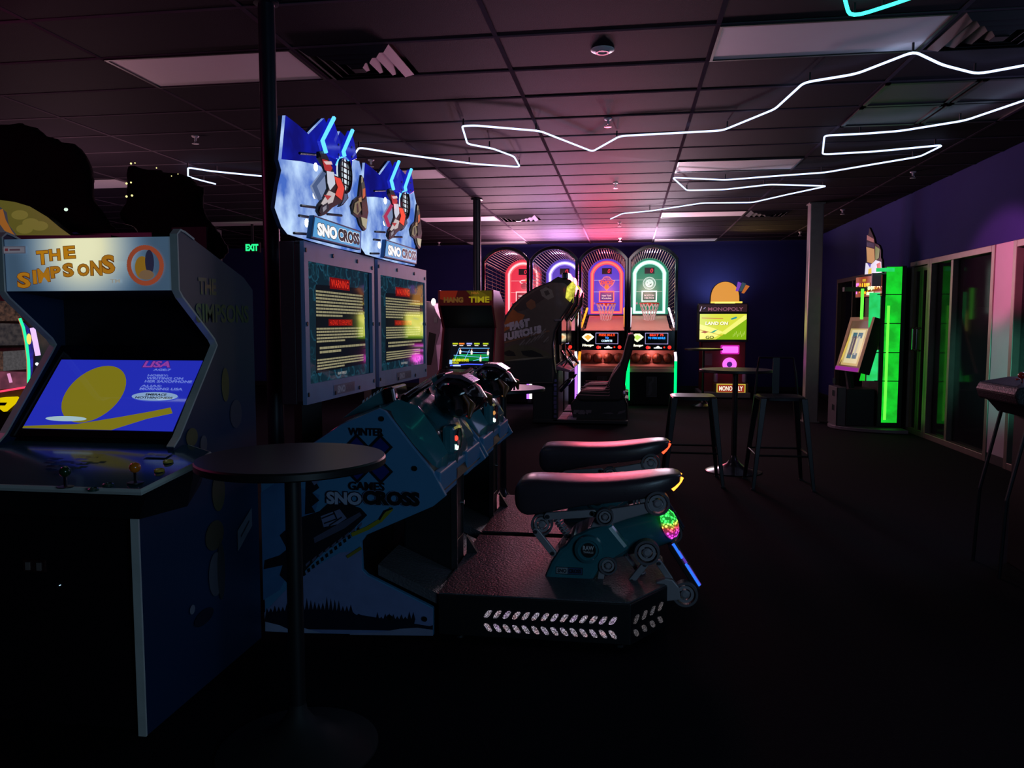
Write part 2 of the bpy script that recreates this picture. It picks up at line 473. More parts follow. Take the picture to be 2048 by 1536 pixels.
DIFF = mat('white_light_diffuser', S(246, 242, 242), .6, var=.02)
DIFD = mat('smoky_light_diffuser', S(84, 74, 80), .5, var=.05)
wherel = {-5: 'far left', -2: 'left of middle', 1: 'right of middle'}
names = {(-5, -6): 0, (-2, 0): 'unlit white ceiling light panel in front of the black pole, largest on the left', (1, 0): 'unlit white ceiling light panel under the teal neon, largest on the right',
         (-5, 6): 'unlit ceiling light panel half hidden by the dark topper figures on the left', (-2, 6): 'unlit ceiling light panel behind the far winter racing topper',
         (1, 6): 'unlit ceiling light panel between the zigzags of neon, middle distance', (-5, 12): 'unlit narrow ceiling light panel above the green exit sign',
         (-2, 12): 'unlit ceiling light panel right of the toppers, next to the distant black pole', (1, 12): 'unlit ceiling light panel just under the lowest neon stroke',
         (-5, 18): 0, (-2, 18): 'pink-lit ceiling light panel just above the leftmost basketball machine', (1, 18): 'thin pink-lit ceiling light panel just above right of the basketball machines'}
for (k, j), t in fix.items():
    x, y = GX0 + k * TX, GY0 + j * TY; x1, y1 = x + TX, min(y + TY, YB - .01)
    if t == 'light':
        lb = names.get((k, j)) or ('unlit white ceiling light panel beside the left wall at the back' if j == 18 else 'unlit white ceiling light panel overhead in front of the view, ' + wherel[k])
        o = thing('ceiling_light', lb, 'ceiling light', ((x + x1) / 2, (y + y1) / 2, CEIL), 'unlit ceiling light panels')
        m = MB(); m.box(x + .012, x1 - .012, y + .012, y + .03, CEIL - .012, CEIL + .02); m.box(x + .012, x1 - .012, y1 - .03, y1 - .012, CEIL - .012, CEIL + .02)
        m.box(x + .012, x + .03, y + .03, y1 - .03, CEIL - .012, CEIL + .02); m.box(x1 - .03, x1 - .012, y + .03, y1 - .03, CEIL - .012, CEIL + .02)
        put(m, 'frame', o, BLACK)
        put(MB().box(x + .03, x1 - .03, y + .03, y1 - .03, CEIL - .004, CEIL + .01), 'diffuser', o, DIFF)
    elif t == 'lightbox':
        for h in (0, 1):
            xa = x + h * TX / 2; xb = xa + TX / 2
            o = thing('ceiling_light', ['dim square ceiling panel, ', 'dim square ceiling panel further right, '][h] + ['nearer of the pair between the neon strokes', 'farther of the pair between the neon strokes'][j - 2], 'ceiling light', ((xa + xb) / 2, y + TY / 2, CEIL), 'dim square ceiling panels')
            m = MB(); frame_pts = (xa + .012, xb - .012, y + .012, y + TY - .012)
            m.box(frame_pts[0], frame_pts[1], frame_pts[2], frame_pts[2] + .04, CEIL - .015, CEIL + .01); m.box(frame_pts[0], frame_pts[1], frame_pts[3] - .04, frame_pts[3], CEIL - .015, CEIL + .01)
            m.box(frame_pts[0], frame_pts[0] + .03, frame_pts[2], frame_pts[3], CEIL - .015, CEIL + .01); m.box(frame_pts[1] - .03, frame_pts[1], frame_pts[2], frame_pts[3], CEIL - .015, CEIL + .01)
            put(m, 'frame', o, BLACK)
            put(MB().box(xa + .04, xb - .04, y + .05, y + TY - .05, CEIL - .004, CEIL + .008), 'diffuser', o, DIFD)
    else:
        lb = {(-1, 0): 'square black air vent right of the nearest left light panel', (-1, 12): 'small dark air vent beside the distant black pole', (2, 12): 'dark air vent near the top of the grey column', (2, 0): 'dark ceiling air vent right of the large right light panel'}[(k, j)]
        o = thing('ceiling_vent', lb, 'air vent', (x + .35, (y + y1) / 2, CEIL), 'ceiling air vents')
        cx, cy = x + .34, (y + y1) / 2
        for q, r in enumerate((.30, .23, .16, .09)):
            m = MB(); e = r - .05; za, zb = CEIL - .004 - q * .004, CEIL - .035 - q * .006
            ra = [Vector((cx + sx * r, cy + sy * r, za)) for sx, sy in ((-1, -1), (1, -1), (1, 1), (-1, 1))]
            rb = [Vector((cx + sx * e, cy + sy * e, zb)) for sx, sy in ((-1, -1), (1, -1), (1, 1), (-1, 1))]
            rc = [v + Vector((0, 0, .004)) for v in rb]; rd = [v + Vector((0, 0, .004)) for v in ra]
            m.loft([ra, rb, rc, rd, ra], False)
            put(m, 'louver', o, mat('vent_metal', S(40, 38, 44), .6))
        put(MB().box(cx - .04, cx + .04, cy - .04, cy + .04, CEIL - .06, CEIL - .05), 'damper', o, DARKST)
        put(MB().box(x + .68, x1 - .014, y + .014, y1 - .014, CEIL, CEIL + .015), 'blank_panel', o, TILE)

SPR = [((391, 285), 'white sprinkler head above the dark topper figures on the left'), ((1216, 251), 'sprinkler head nearest above the neon stroke in the middle'), ((1231, 375), 'sprinkler head in the pink glow between neon strokes'),
       ((1239, 452), 'sprinkler head below the lowest end of the neon'), ((1240, 482), 'sprinkler head just above the third basketball machine'), ((1826, 354), 'sprinkler head high beside the right wall, nearest'),
       ((1685, 427), 'sprinkler head beside the right wall, right of the grey column'), ((1600, 470), 'sprinkler head left of the grey column near the back corner'), ((878, 490), 'white sprinkler head above the red basketball arcade cabinet'), ((742, 331), 'sprinkler head seen between the two racing toppers')]
for (px, py), lb in SPR:
    p = PZ(px, py, CEIL - .06)
    o = thing('sprinkler_head', lb, 'sprinkler', (p.x, p.y, CEIL), 'ceiling sprinklers')
    put(MB().lathe((p.x, p.y, CEIL), [(.035, -.001), (.03, -.012), (.012, -.016), (.011, -.045), (.006, -.05)], 14), 'body', o, mat('white_enamel', S(220, 215, 220), .4), 40)
    put(MB().lathe((p.x, p.y, CEIL), [(.005, -.068), (.032, -.07), (.032, -.074), (.005, -.076)], 14), 'deflector', o, mat('white_enamel', S(220, 215, 220), .4), 40)
    put(MB().tube([(p.x - .012, p.y, CEIL - .045), (p.x - .014, p.y, CEIL - .06), (p.x, p.y, CEIL - .07), (p.x + .014, p.y, CEIL - .06), (p.x + .012, p.y, CEIL - .045)], .003, 6), 'yoke', o, CHROME)
p = PZ(1205, 105, CEIL - .02)
o = thing('smoke_detector', 'round white smoke detector alone in the middle of the ceiling', 'smoke detector', (p.x, p.y, CEIL))
put(MB().lathe((p.x, p.y, CEIL), [(.075, -.001), (.075, -.008), (.06, -.016), (.02, -.02)], 28), 'housing', o, mat('white_enamel', S(220, 215, 220), .4), 40)
put(MB().ring((p.x, p.y, CEIL), .03, .045, -.024, -.017, 'z'), 'sensor_ring', o, GREY)

# ------------------------------------------------------------ neon tubes under the ceiling
def rounded(pts, r):
    out = []
    for i, p in enumerate(pts):
        if i in (0, len(pts) - 1): out.append(p); continue
        a, b = pts[i - 1], pts[i + 1]
        d1, d2 = (a - p), (b - p); q = min(r, d1.length * .4, d2.length * .4)
        s, e = p + d1.normalized() * q, p + d2.normalized() * q
        for t in (0, .25, .5, .75, 1): out.append(s * (1 - t) ** 2 + p * 2 * t * (1 - t) + e * t * t)
    return out
NZ = CEIL - .07
white_neon = glow('white_neon', (.50, .64, 1.0), 2.4)
path = [(431, 368), (403, 361), (376, 353), (376, 335), (420, 342), (520, 352), (573, 355), (640, 352), (690, 330), (707, 312), (718, 295), (800, 308), (950, 328), (1040, 334), (1028, 313), (985, 297), (935, 288), (924, 252), (950, 251), (1080, 262), (1185, 303), (1240, 272),
        (1445, 261), (1550, 218), (1608, 165), (1712, 148), (1828, 103), (1885, 130), (1955, 148), (2048, 131), (2150, 112), (2150, 160), (2048, 201), (1930, 241), (1800, 262), (1720, 268), (1649, 271), (1645, 309), (1750, 303), (1887, 290),
        (1840, 313), (1750, 328), (1650, 345), (1550, 352), (1450, 360), (1345, 355), (1374, 381), (1450, 379), (1540, 369), (1655, 372), (1575, 389), (1505, 405), (1405, 406), (1300, 422), (1245, 427), (1221, 438)]
wp = rounded([PZ(a, b, NZ) for a, b in path], .07)
o = thing('neon_tube', 'long white neon tube zigzagging under the black ceiling', 'neon light', (wp[0].x, wp[0].y, CEIL))
put(MB().tube(wp, .0082, 8), 'tube', o, white_neon, 60)
m = MB()
for i in range(2, len(wp) - 1, 9):
    q = wp[i]; m.box(q.x - .006, q.x + .006, q.y - .006, q.y + .006, NZ + .009, CEIL - .007)
put(m, 'hanger', o, BLACK)
tp = rounded([PZ(a, b, NZ) for a, b in [(1640, -260), (1690, 0), (1700, 36), (1812, 0), (2150, -130)]], .12)
o = thing('neon_tube', 'teal neon tube bending in from the top edge', 'neon light', (tp[4].x, tp[4].y, CEIL))
put(MB().tube(tp, .010, 8), 'tube', o, glow('teal_neon', (.03, .85, .62), 4), 60)
m = MB()
for i in (0, 3, 8, 11, len(tp) - 1):
    q = tp[i]; m.box(q.x - .006, q.x + .006, q.y - .006, q.y + .006, NZ + .009, CEIL - .007)
put(m, 'hanger', o, BLACK)

# ------------------------------------------------------------ columns
def column(name, x, y, r, label, m, sq=False):
    o = thing(name, label, 'column', (x, y, 0))
    if sq: put(MB().box(x - r, x + r, y - r, y + r, 0, CEIL), 'shaft', o, m, bevel=.015)
    else: put(MB().cyl((x, y, 0), (x, y, CEIL), r, n=28), 'shaft', o, m, 40)
    put(MB().lathe((x, y, 0), [(r * 1.6, 0.0), (r * 1.6, .012), (r * 1.02, .016)], 24) if not sq else MB().box(x - r * 1.2, x + r * 1.2, y - r * 1.2, y + r * 1.2, 0, .015), 'base_plate', o, m)
    put(MB().lathe((x, y, CEIL), [(r * 1.5, -.007), (r * 1.5, -.02), (r * 1.02, -.024)], 24) if not sq else MB().box(x - r * 1.15, x + r * 1.15, y - r * 1.15, y + r * 1.15, CEIL - .025, CEIL - .007), 'collar', o, m)
blackp = mat('black_painted_steel', S(26, 28, 44), .4, .1)
column('steel_pole', -1.97, 4.13, .045, 'tall black steel pole behind the first racing cabinet, nearest pole', blackp)
column('steel_pole', -2.12, 10.9, .055, 'distant black steel pole left of the basketball machines', blackp)
column('steel_column', 2.70, 12.0, .095, 'square grey steel column standing near the right wall', mat('grey_column_paint', S(125, 120, 118), .32, .3), True)

# ============================================================ SNOWMOBILE RACING MACHINES
YN = 3.36
TEAL = mat('teal_moulded_plastic', S(52, 122, 134), .22, 0, .25, 6, coat=.5)
PANELB = mat('light_blue_laminate', S(78, 142, 190), .45, var=.15, scale=3)
BEZEL = mat('silver_grey_bezel', S(128, 160, 208), .45, .1)
PLATE = mat('diamond_plate_vinyl', S(86, 84, 90), .42, 0, .15, 30, bump=.5, bscale=90)
SEATM = mat('black_seat_vinyl', S(70, 58, 66), .33, 0, .1, 20, bump=.08, bscale=300, coat=.1)
p0, p1 = Vector((-1.53, 3.51, 0)), Vector((-1.515, 4.49, 0))
D0 = (p1 - p0).normalized(); N0 = D0.cross(Zv)
def PS_(px, py, off=0):
    d = ray(px, py); o = p0 + N0 * off
    q = CAM + d * ((o - CAM).dot(N0) / d.dot(N0))
    return ((q - o).dot(D0), q.z)
def PSL(pts, off=0): return [PS_(a, b, off) for a, b in pts]

def snow_machine(dY, A, B, label, red, tail, glass):
    """dY: shift along the row; A, B: near and far bottom corners of the screen plane"""
    root = thing('snowmobile_racing_machine', label, 'arcade machine', (-.6, YN + .5 + dY, 0), 'snowmobile racing machines')
    D = (B - A).normalized(); N = D.cross(Zv)
    def W(y): return y + dY
    def slab(pts, a, b, m=None): return (m or MB()).slab(None, A, D, Zv, N, pts, a, b)
    # --- lower body: side panels, print
    out = [(531, 1265), (866, 1272), (866, 1216), (735, 1150), (725, 1140), (722, 1085), (733, 1070), (866, 1013), (892, 992), (866, 944), (823, 891), (770, 822), (757, 817), (682, 849), (646, 873), (521, 956)]
    P = XZ(out, YN)
    for s, yy in ((0, YN), (1, YN + .98)):
        sp = put(MB().prism(P, W(yy), W(yy + .025)), 'side_panel', root, PANELB, bevel=.003)
        if s: continue
        pr = Print((0, W(yy), 0), Xv, Zv)
        q = lambda *a: XZ(a, YN)
        pr.poly(q((529, 1225), (600, 1150), (680, 1105), (724, 1100), (724, 1140), (735, 1152), (866, 1218), (866, 1271), (531, 1264)), S(118, 136, 188))
        pr.poly(q((522, 985), (560, 960), (640, 990), (620, 1060), (560, 1180), (527, 1200)), S(66, 118, 172))
        # pine trees and snow at the foot
        tr = [(530, 1238)]; x = 530; rr = random.Random(4)
        while x < 720:
            hgt = 34 * (1 - abs(x - 620) / 160) + 10 if x < 700 else 8
            tr += [(x + 4, 1236 - hgt * rr.uniform(.7, 1.2)), (x + 8, 1232 - hgt * .3)]; x += 8
        tr += [(860, 1252), (866, 1250), (866, 1262), (530, 1257)]
        pr.poly(q(*tr), S(14, 24, 44))
        tr = [(750, 1248)]; x = 752
        while x < 825:
            tr += [(x + 3, 1236 - rr.uniform(2, 14)), (x + 7, 1238)]; x += 8
        pr.poly(q(*(tr + [(828, 1250)])), S(16, 24, 42))
        pr.poly(q((531, 1243), (560, 1250), (590, 1264), (531, 1263)), S(150, 165, 200))
        pr.poly(q((600, 1253), (645, 1266), (600, 1265)), S(150, 165, 200))
        pr.poly(q((700, 1266), (760, 1264), (800, 1257), (835, 1255), (866, 1259), (866, 1271), (700, 1269)), S(135, 145, 180))
        # leaping snowmobile artwork
        pr.poly(q((530, 1120), (560, 1110), (575, 1098), (560, 1070), (600, 1035), (640, 1022), (655, 1008), (690, 1004), (722, 1016), (735, 1030), (715, 1050), (690, 1075), (640, 1110), (605, 1148), (575, 1165), (560, 1150), (566, 1130), (528, 1138)), S(20, 22, 34))
        pr.poly(q((642, 1032), (680, 1018), (694, 1036), (676, 1048), (648, 1054)), S(120, 130, 170))
        pr.poly(q((628, 1075), (680, 1046), (720, 1024), (724, 1030), (690, 1056), (630, 1086)), S(80, 84, 110))
        for i in range(9):
            a, b = 612 + i * 13, 1128 - i * 9.5
            pr.poly(q((a, b), (a + 9, b - 8), (a + 8, b - 2), (a + 1, b + 5)), S(96, 98, 128), i == 0)
        for i in range(13):
            a, b = 606 + i * 9, 1146 - i * 7.4
            pr.poly(q((a, b), (a + 5, b - 4), (a + 7, b + 3), (a + 2, b + 6)), S(14, 14, 22), i == 0)
        for a in ((645, 1036, 670, 1026), (650, 1046, 672, 1038), (660, 1050, 684, 1034), (668, 1022, 676, 1040)): pr.line(q(a[:2], a[2:]), .006, S(20, 22, 40))
        pr.line(q((707, 1068), (735, 1056), (762, 1040), (783, 1018)), .018, S(150, 150, 40))
        pr.line(q((760, 1038), (770, 1022), (785, 1016)), .008, S(20, 20, 30))
        pr.line(q((697, 1112), (722, 1096)), .014, S(130, 125, 50))
        pr.poly(q((614, 950), (628, 946), (632, 960), (640, 975), (626, 985), (640, 1000), (625, 1012), (632, 1024), (612, 1028)), S(16, 18, 34))
        pr.poly(q((622, 958), (636, 944), (642, 960), (630, 970)), S(110, 125, 165))
        # event mark: two linked chevrons forming an X, and the words round it
        cx, cz = P and PY(739, 917, YN).x, PY(739, 917, YN).z
        u = (PY(783, 917, YN).x - cx)
        for sx, sz, inner in ((-1, 1, 0), (1, 1, 1), (-1, -1, 1), (1, -1, 1)):
            c = (cx + sx * u * .54, cz + sz * u * .54); r = u * .56
            pr.poly([(c[0] - r, c[1]), (c[0], c[1] - r), (c[0] + r, c[1]), (c[0], c[1] + r)], S(12, 14, 30))
        for sx, sz in ((1, 1), (-1, -1), (1, -1), (-1, 1)):
            c = (cx + sx * u * .54, cz + sz * u * .54); r = u * .40
            pr.poly([(c[0] - r, c[1]), (c[0], c[1] - r), (c[0] + r, c[1]), (c[0], c[1] + r)], S(22, 44, 130))
        def tx(t, x0, y0, x1, y1, col, bold=.05):
            a, b = PY(x0, y1, YN), PY(x1, y0, YN); pr.text(t, a.x, a.z, b.x - a.x, b.z - a.z, col, bold)
        tx('WINTER', 699, 856, 769, 870, S(12, 14, 28)); tx('GAMES', 699, 964, 771, 979, S(12, 14, 28))
        tx('SNO', 653, 982, 727, 1009, S(14, 22, 50), .10); tx('SNO', 655, 984, 725, 1007, S(170, 185, 215), .05)
        tx('CROSS', 726, 982, 842, 1009, S(110, 130, 170), .09); tx('CROSS', 727, 983, 841, 1008, S(12, 12, 22), .07)
        for a, b in ((765, 837), (831, 936), (782, 1233), (851, 1236)):
            c = PY(a, b, YN); pr.disc(c.x, c.z, .012, INK)
        pr.build('side_graphic', sp, PMAT)
    bx = MB()
    top = XZ([(525, 958), (646, 878), (682, 854), (757, 822), (770, 827), (823, 896), (864, 946), (880, 990), (733, 1066), (716, 1085), (716, 1145), (860, 1222), (866, 1272), (540, 1264)], YN)
    bx.prism(top, W(YN + .03), W(YN + .975))
    put(bx, 'body', root, BLACK)
    fz0, fz1 = PY(866, 1013, YN).z, PY(866, 944, YN).z
    fx = PY(866, 980, YN).x
    # blue rider-facing panels each side of the steering column
    for a, b in ((.03, .36), (.62, .97)):
        put(MB().prism([(fx, fz1), (fx + .03, fz1 - .01), (fx + .03, fz0 + .03), (fx - .08, fz0 - .03), (fx - .1, fz0)], W(YN + a), W(YN + b)), 'front_panel', root, PANELB, bevel=.006)
    put(MB().prism([(fx - .02, fz1 - .01), (fx + .022, fz1 - .02), (fx + .022, fz0 + .10), (fx - .02, fz0 + .07)], W(YN + .36), W(YN + .62)), 'front_panel', root, PANELB, bevel=.006)
    cc = MB().box(fx - .25, fx + .01, W(YN + .37), W(YN + .61), .2, fz1 - .02)
    col = put(cc, 'steering_column', root, BLACK, bevel=.01)
    put(MB().tube([(fx + .014, W(YN + .40), fz1 - .08), (fx + .014, W(YN + .40), .35), (fx + .014, W(YN + .58), .35), (fx + .014, W(YN + .58), fz1 - .08)], .004, 6, True), 'door_outline', col, STEEL)
    put(MB().cyl((fx + .01, W(YN + .56), .52), (fx + .025, W(YN + .56), .52), .012), 'key_lock', col, CHROME)
    put(MB().box(fx + .0, fx + .03, W(YN + .36), W(YN + .375), .22, fz1 - .05), 'column_edge', root, STEEL)
    # --- hood
    pr_ = [(-1.44, .90), (-1.30, .99), (-1.14, 1.055), (-1.06, 1.0), (-.98, .90), (-.91, .79), (-.885, .70), (-.885, .63)]
    ww = [0, .35, .7, .9, 1, .8, .4, .1]
    rows = []; nv = 13; rr = random.Random(3)
    for j in range(nv):
        v = j / (nv - 1); b = math.sin(PI * v) ** .8; ridge = math.exp(-((v - .16) / .05) ** 2) + math.exp(-((v - .84) / .05) ** 2)
        rows.append([Vector((x + .10 * b * k + .03 * ridge * k + (rr.uniform(-.012, .012) if 0 < j < nv - 1 else 0), W(YN + .03 + .92 * v), z + .07 * b * k + .028 * ridge * k + (rr.uniform(-.01, .01) if 0 < j < nv - 1 else 0))) for (x, z), k in zip(pr_, ww)])
    h = MB(); n = len(pr_)
    h.v = [p for r in rows for p in r]
    for j in range(nv - 1):
        for i in range(n - 1): h.f.append([j * n + i, j * n + i + 1, (j + 1) * n + i + 1, (j + 1) * n + i]); h.mi.append(0)
    hood = put(h, 'hood', root, TEAL, 34)
    sol = hood.modifiers.new('thick', 'SOLIDIFY'); sol.thickness = .012; sol.offset = -1
    for s in (.13, .80):      # raised shoulder pods
        put(MB().loft([[Vector((x, W(YN + s + dy), z)) for x, z in ((-1.16 + e, 1.07 - e), (-.99 + e * .2, .97 - e), (-.88 - e, .80), (-.93, .74 + e), (-1.05, .88))] for dy, e in ((0, .03), (.02, 0), (.09, 0), (.11, .03))]), 'shoulder_pod', hood, TEAL, bevel=.008)
        put(MB().box(-.90, -.84, W(YN + s + .01), W(YN + s + .10), .66, .72), 'vent_scoop', hood, BLACKG, bevel=.015)
    fin = XZ([(688, 836), (742, 795), (772, 776), (790, 772), (800, 806), (770, 822), (720, 826)], YN + .25)
    put(MB().prism(fin, W(YN + .22), W(YN + .30)), 'nose_fin', hood, TEAL, bevel=.006)
    pr = Print((0, W(YN + .22), 0), Xv, Zv)
    for i in range(6):
        a = PY(729 + i * 7, 805 - i * 4.6, YN + .25)
        pr.poly([(a.x, a.z), (a.x + .011, a.z + .008), (a.x + .013, a.z + .02), (a.x + .002, a.z + .012)], S(190, 200, 220))
    pr.build('fin_lettering', hood, PMAT)
    put(MB().prism(XZ([(770, 776), (793, 771), (800, 806), (778, 810)], YN + .25), W(YN + .19), W(YN + .42)), 'mirror_cap', hood, BLACKG, bevel=.012)
    put(MB().tube([(-1.06, W(YN + .25), 1.09), (-1.0, W(YN + .48), 1.15), (-1.06, W(YN + .72), 1.09)], .022, 8), 'windshield_rail', hood, BLACKG, 50)
    # --- handlebar pod
    hc = Vector((-.86, W(YN + .53), 1.085))
    pod = []
    for t, r, dz in ((-.17, .03, .01), (-.15, .07, .01), (-.08, .112, .0), (0, .13, -.01), (.08, .112, .0), (.15, .07, .01), (.17, .03, .01)):
        pod.append([hc + Vector((r * 1.05 * math.cos(a) * (1 + .12 * math.cos(3 * a)), t, dz + r * .85 * math.sin(a))) for a in (2 * PI * k / 12 for k in range(12))])
    hb = put(MB().loft(pod), 'handlebar_pod', root, BLACKG, 35)
    put(MB().prism([(-.97, 1.15), (-.90, 1.20), (-.82, 1.195), (-.76, 1.16), (-.77, 1.15), (-.83, 1.175), (-.90, 1.18), (-.96, 1.14)], hc.y - .09, hc.y + .09), 'pod_trim', hb, mat('mauve_gloss', S(150, 120, 140), .15, .5, coat=.6), bevel=.004)
    for s in (-1, 1):
        g = MB().tube([hc + Vector((.0, s * .12, .01)), hc + Vector((.05, s * .20, -.02)), hc + Vector((.075, s * .31, -.055))], .02, 10)
        put(g, 'grip', hb, RUBBER, 50)
        put(MB().tube([hc + Vector((.07, s * .17, .01)), hc + Vector((.12, s * .24, -.03)), hc + Vector((.12, s * .30, -.08))], [.012, .022, .008], 8), 'hand_guard', hb, mat('amber_guard', S(110, 76, 40), .3), 50)
        put(MB().tube([hc + Vector((.08, s * .16, -.02)), hc + Vector((.11, s * .20, -.05)), hc + Vector((.10, s * .25, -.08))], .007, 6), 'brake_lever', hb, CHROME, 50)
    # button cluster and clear key tag below the bars
    bc = PY(912, 888, YN + .26); bc = Vector((bc.x, W(YN + .26), bc.z))
    pod2 = put(MB().box(bc.x - .06, bc.x + .0, bc.y - .045, bc.y + .07, bc.z - .05, bc.z + .09), 'button_pod', root, TEAL, bevel=.018)
    for dz, c, nm in ((.03, red, 'red_button'), (-.014, glow('white_button', (.7, .95, .8), 3), 'white_button')):
        put(MB().ball((bc.x + .006, bc.y - .012 + (.008 if dz < 0 else 0), bc.z + dz), .013, 12, 8, (.6, .8, 1.1)), nm, pod2, c, 60)
    put(MB().ring((bc.x + .006, bc.y + .036, bc.z + .02), .048, .054, 0, .006, 'x'), 'card_rim', pod2, CHROME)
    put(MB().lathe((bc.x + .004, bc.y + .036, bc.z + .02), [(.047, 0), (.047, .004)], 20, 'x'), 'card_reader', pod2, tail[1], 40)
    # --- foot well and riding platform
    r0, r1 = PY(752, 1133, YN), PY(875, 1193, YN)
    put(MB().prism([(r0.x, r0.z), (r1.x, r1.z), (r1.x, r1.z - .05), (r0.x, r0.z - .05)], W(YN + .03), W(YN + .36)), 'foot_ramp', root, PLATE)
    put(MB().prism([(r0.x, r0.z), (r1.x, r1.z), (r1.x, r1.z - .05), (r0.x, r0.z - .05)], W(YN + .62), W(YN + .95)), 'foot_ramp', root, PLATE)
    px0, pz = r1.x + .004, .222
    X1 = PY(1262, 1200, YN).x; X2 = X1 + .17
    plan = [(px0, W(YN)), (X1, W(YN)), (X2, W(YN + .26)), (X2, W(YN + .74)), (X1, W(YN + 1.0)), (px0, W(YN + 1.0))]
    plat = put(MB().prism(plan, .035, pz, 'z'), 'platform', root, BLACK, bevel=.004)
    put(MB().prism([(x - (.01 if x > 0 else 0), W(YN + .5) + (y - W(YN + .5)) * .985) for x, y in plan], pz, pz + .006, 'z'), 'tread_plate', plat, PLATE)
    for x, y in ((px0 + .08, .08), (X1 - .05, .08), (px0 + .08, .92), (X1 - .05, .92)):
        put(MB().lathe((x, W(YN + y), 0), [(.03, .001), (.03, .012), (.012, .016), (.012, .04)], 14), 'levelling_foot', root, STEEL)
    lilac = dots('lilac_led', [(.8, .55, .95), (.75, .7, .85), (.95, .6, .7)], 1.15, 260)
    lilac2 = dots('dim_grey_led', [(.3, .3, .36), (.4, .34, .36)], .55, 260)
    redled = dots('red_led', [(1, .12, .06), (.8, .08, .05)], 1.1, 260)
    def slot(cx, cy, cz, ux, uy, lean, m, w_=.024, hgt=.036):
        s = lean * .013
        nrm = Vector((uy, -ux, 0))
        pts = []
        for k in range(12):
            a = 2 * PI * k / 12
            X = w_ * .5 * abs(math.cos(a)) ** .7 * (1 if math.cos(a) > 0 else -1); Z = hgt * .5 * abs(math.sin(a)) ** .7 * (1 if math.sin(a) > 0 else -1)
            pts.append((X + s * Z / (hgt * .5) * .9, Z))
        mb = MB(); o = Vector((cx, cy, cz))
        mb.slab(None, o, Vector((ux, uy, 0)), Zv, nrm, pts, 0, .004)
        return put(mb, 'light_slot', plat, m)
    sx0, sx1 = PY(976, 1230, YN).x, PY(1226, 1230, YN).x
    za, zb = PY(1000, 1229, YN).z, PY(1000, 1256, YN).z
    for i in range(14):
        x = sx0 + (sx1 - sx0) * i / 13
        slot(x, W(YN) , za, 1, 0, 1, redled if dY else lilac); slot(x, W(YN), zb, 1, 0, -1, redled if dY else lilac)
    dd = Vector((X2 - X1, .26, 0)); L = dd.length; dd.normalize()
    for i in range(4):
        q = Vector((X1, W(YN), 0)) + dd * (L * (.14 + .22 * i))
        slot(q.x, q.y, za, dd.x, dd.y, 1, lilac2, .03); slot(q.x, q.y, zb, dd.x, dd.y, -1, lilac2, .03)
    tri = PY(893, 1100, YN + .62)
    put(MB().prism([(px0 - .0, pz + .005), (px0 + .06, pz + .005), (px0 + .0, pz + .10)], W(YN + .63), W(YN + .66)), 'gusset', plat, STEEL)
    # --- seat
    yc = YN + .44
    st = [(1032, 975, 1006, .085), (1040, 955, 1022, .115), (1055, 948, 1036, .135), (1100, 950, 1026, .145), (1160, 954, 1012, .15), (1220, 953, 1006, .15), (1280, 947, 1000, .145), (1320, 942, 992, .125), (1350, 940, 976, .10), (1364, 946, 962, .06)]
    rings = []
    for px, a, b, hw in st:
        T, Bm = PY(px, a, yc), PY(px, b, yc - .1)
        x, zt, zb_ = T.x, T.z, Bm.z
        rg = []
        for k in range(16):
            t = 2 * PI * k / 16; c, s = math.cos(t), math.sin(t)
            e = .32
            yy = hw * abs(c) ** e * (1 if c > 0 else -1); zz = abs(s) ** e * (1 if s > 0 else -1)
            zz = zz - .10 * (1 if s > .3 else 0) * (abs(c) ** 2)
            rg.append(Vector((x, W(yc) + yy, (zt + zb_) / 2 + zz * (zt - zb_) / 2)))
        rings.append(rg)
    seat = put(MB().loft(rings), 'seat', root, SEATM, 50)
    ss = seat.modifiers.new('sub', 'SUBSURF'); ss.levels = ss.render_levels = 1
    tl = [PY(a, b, yc) for a, b in ((1342, 975), (1350, 967), (1357, 958), (1361, 950))]
    for s in (-1, 1):
        put(MB().tube([Vector((p.x + .004, W(yc) + s * .055, p.z)) for p in tl], .0085, 8), 'tail_light', seat, tail[0], 60)
    put(MB().prism([(p.x - .012, p.z) for p in tl] + [(tl[3].x - .05, tl[3].z), (tl[0].x - .05, tl[0].z)], W(yc - .07), W(yc + .07)), 'tail_housing', seat, BLACK)
    # --- linkage, spring, wheels and the moulded tunnel
    def PQ(px, py, y=yc): p = PY(px, py, y); return Vector((p.x, W(y), p.z))
    def link(a, b, wd, y=yc - .15, nm='link_arm'):
        a, b = PQ(*a, y), PQ(*b, y); d = (b - a).normalized(); q = Vector((-d.z, 0, d.x)) * wd / 2
        m = MB(); k = 8; pts = []
        for c, s in ((a, PI), (b, 0)):
            for t in range(k + 1):
                an = s - PI / 2 + PI * t / k
                pts.append(c + (d * math.cos(an) + q.normalized() * math.sin(an)) * wd / 2)
        m.prism([(p.x, p.z) for p in pts], a.y - .012, a.y + .012)
        o = put(m, nm, root, GREY, bevel=.003)
        for c in (a, b): put(MB().cyl(c + Vector((0, -.02, 0)), c + Vector((0, .0, 0)), wd * .28, n=12), 'pivot_bolt', o, STEEL)
        return o
    link((1096, 1032), (1186, 1026), .036); link((1184, 1026), (1210, 1032), .03)
    link((1072, 1062), (1106, 1105), .032); link((1290, 1128), (1264, 1160), .03, yc - .12); link((1318, 1125), (1340, 1158), .03, yc - .12); link((1204, 1140), (1200, 1164), .03, yc - .12)
    link((1252, 1108), (1272, 1135), .022, yc - .05)
    put(MB().prism([(q.x, q.z) for q in (PQ(*t, yc - .14) for t in ((1190, 1036), (1222, 1018), (1262, 1012), (1300, 1005), (1322, 1000), (1330, 1014), (1300, 1026), (1250, 1040), (1215, 1052), (1180, 1056)))], W(yc - .14), W(yc - .11)), 'frame_plate', root, GREY, bevel=.005)
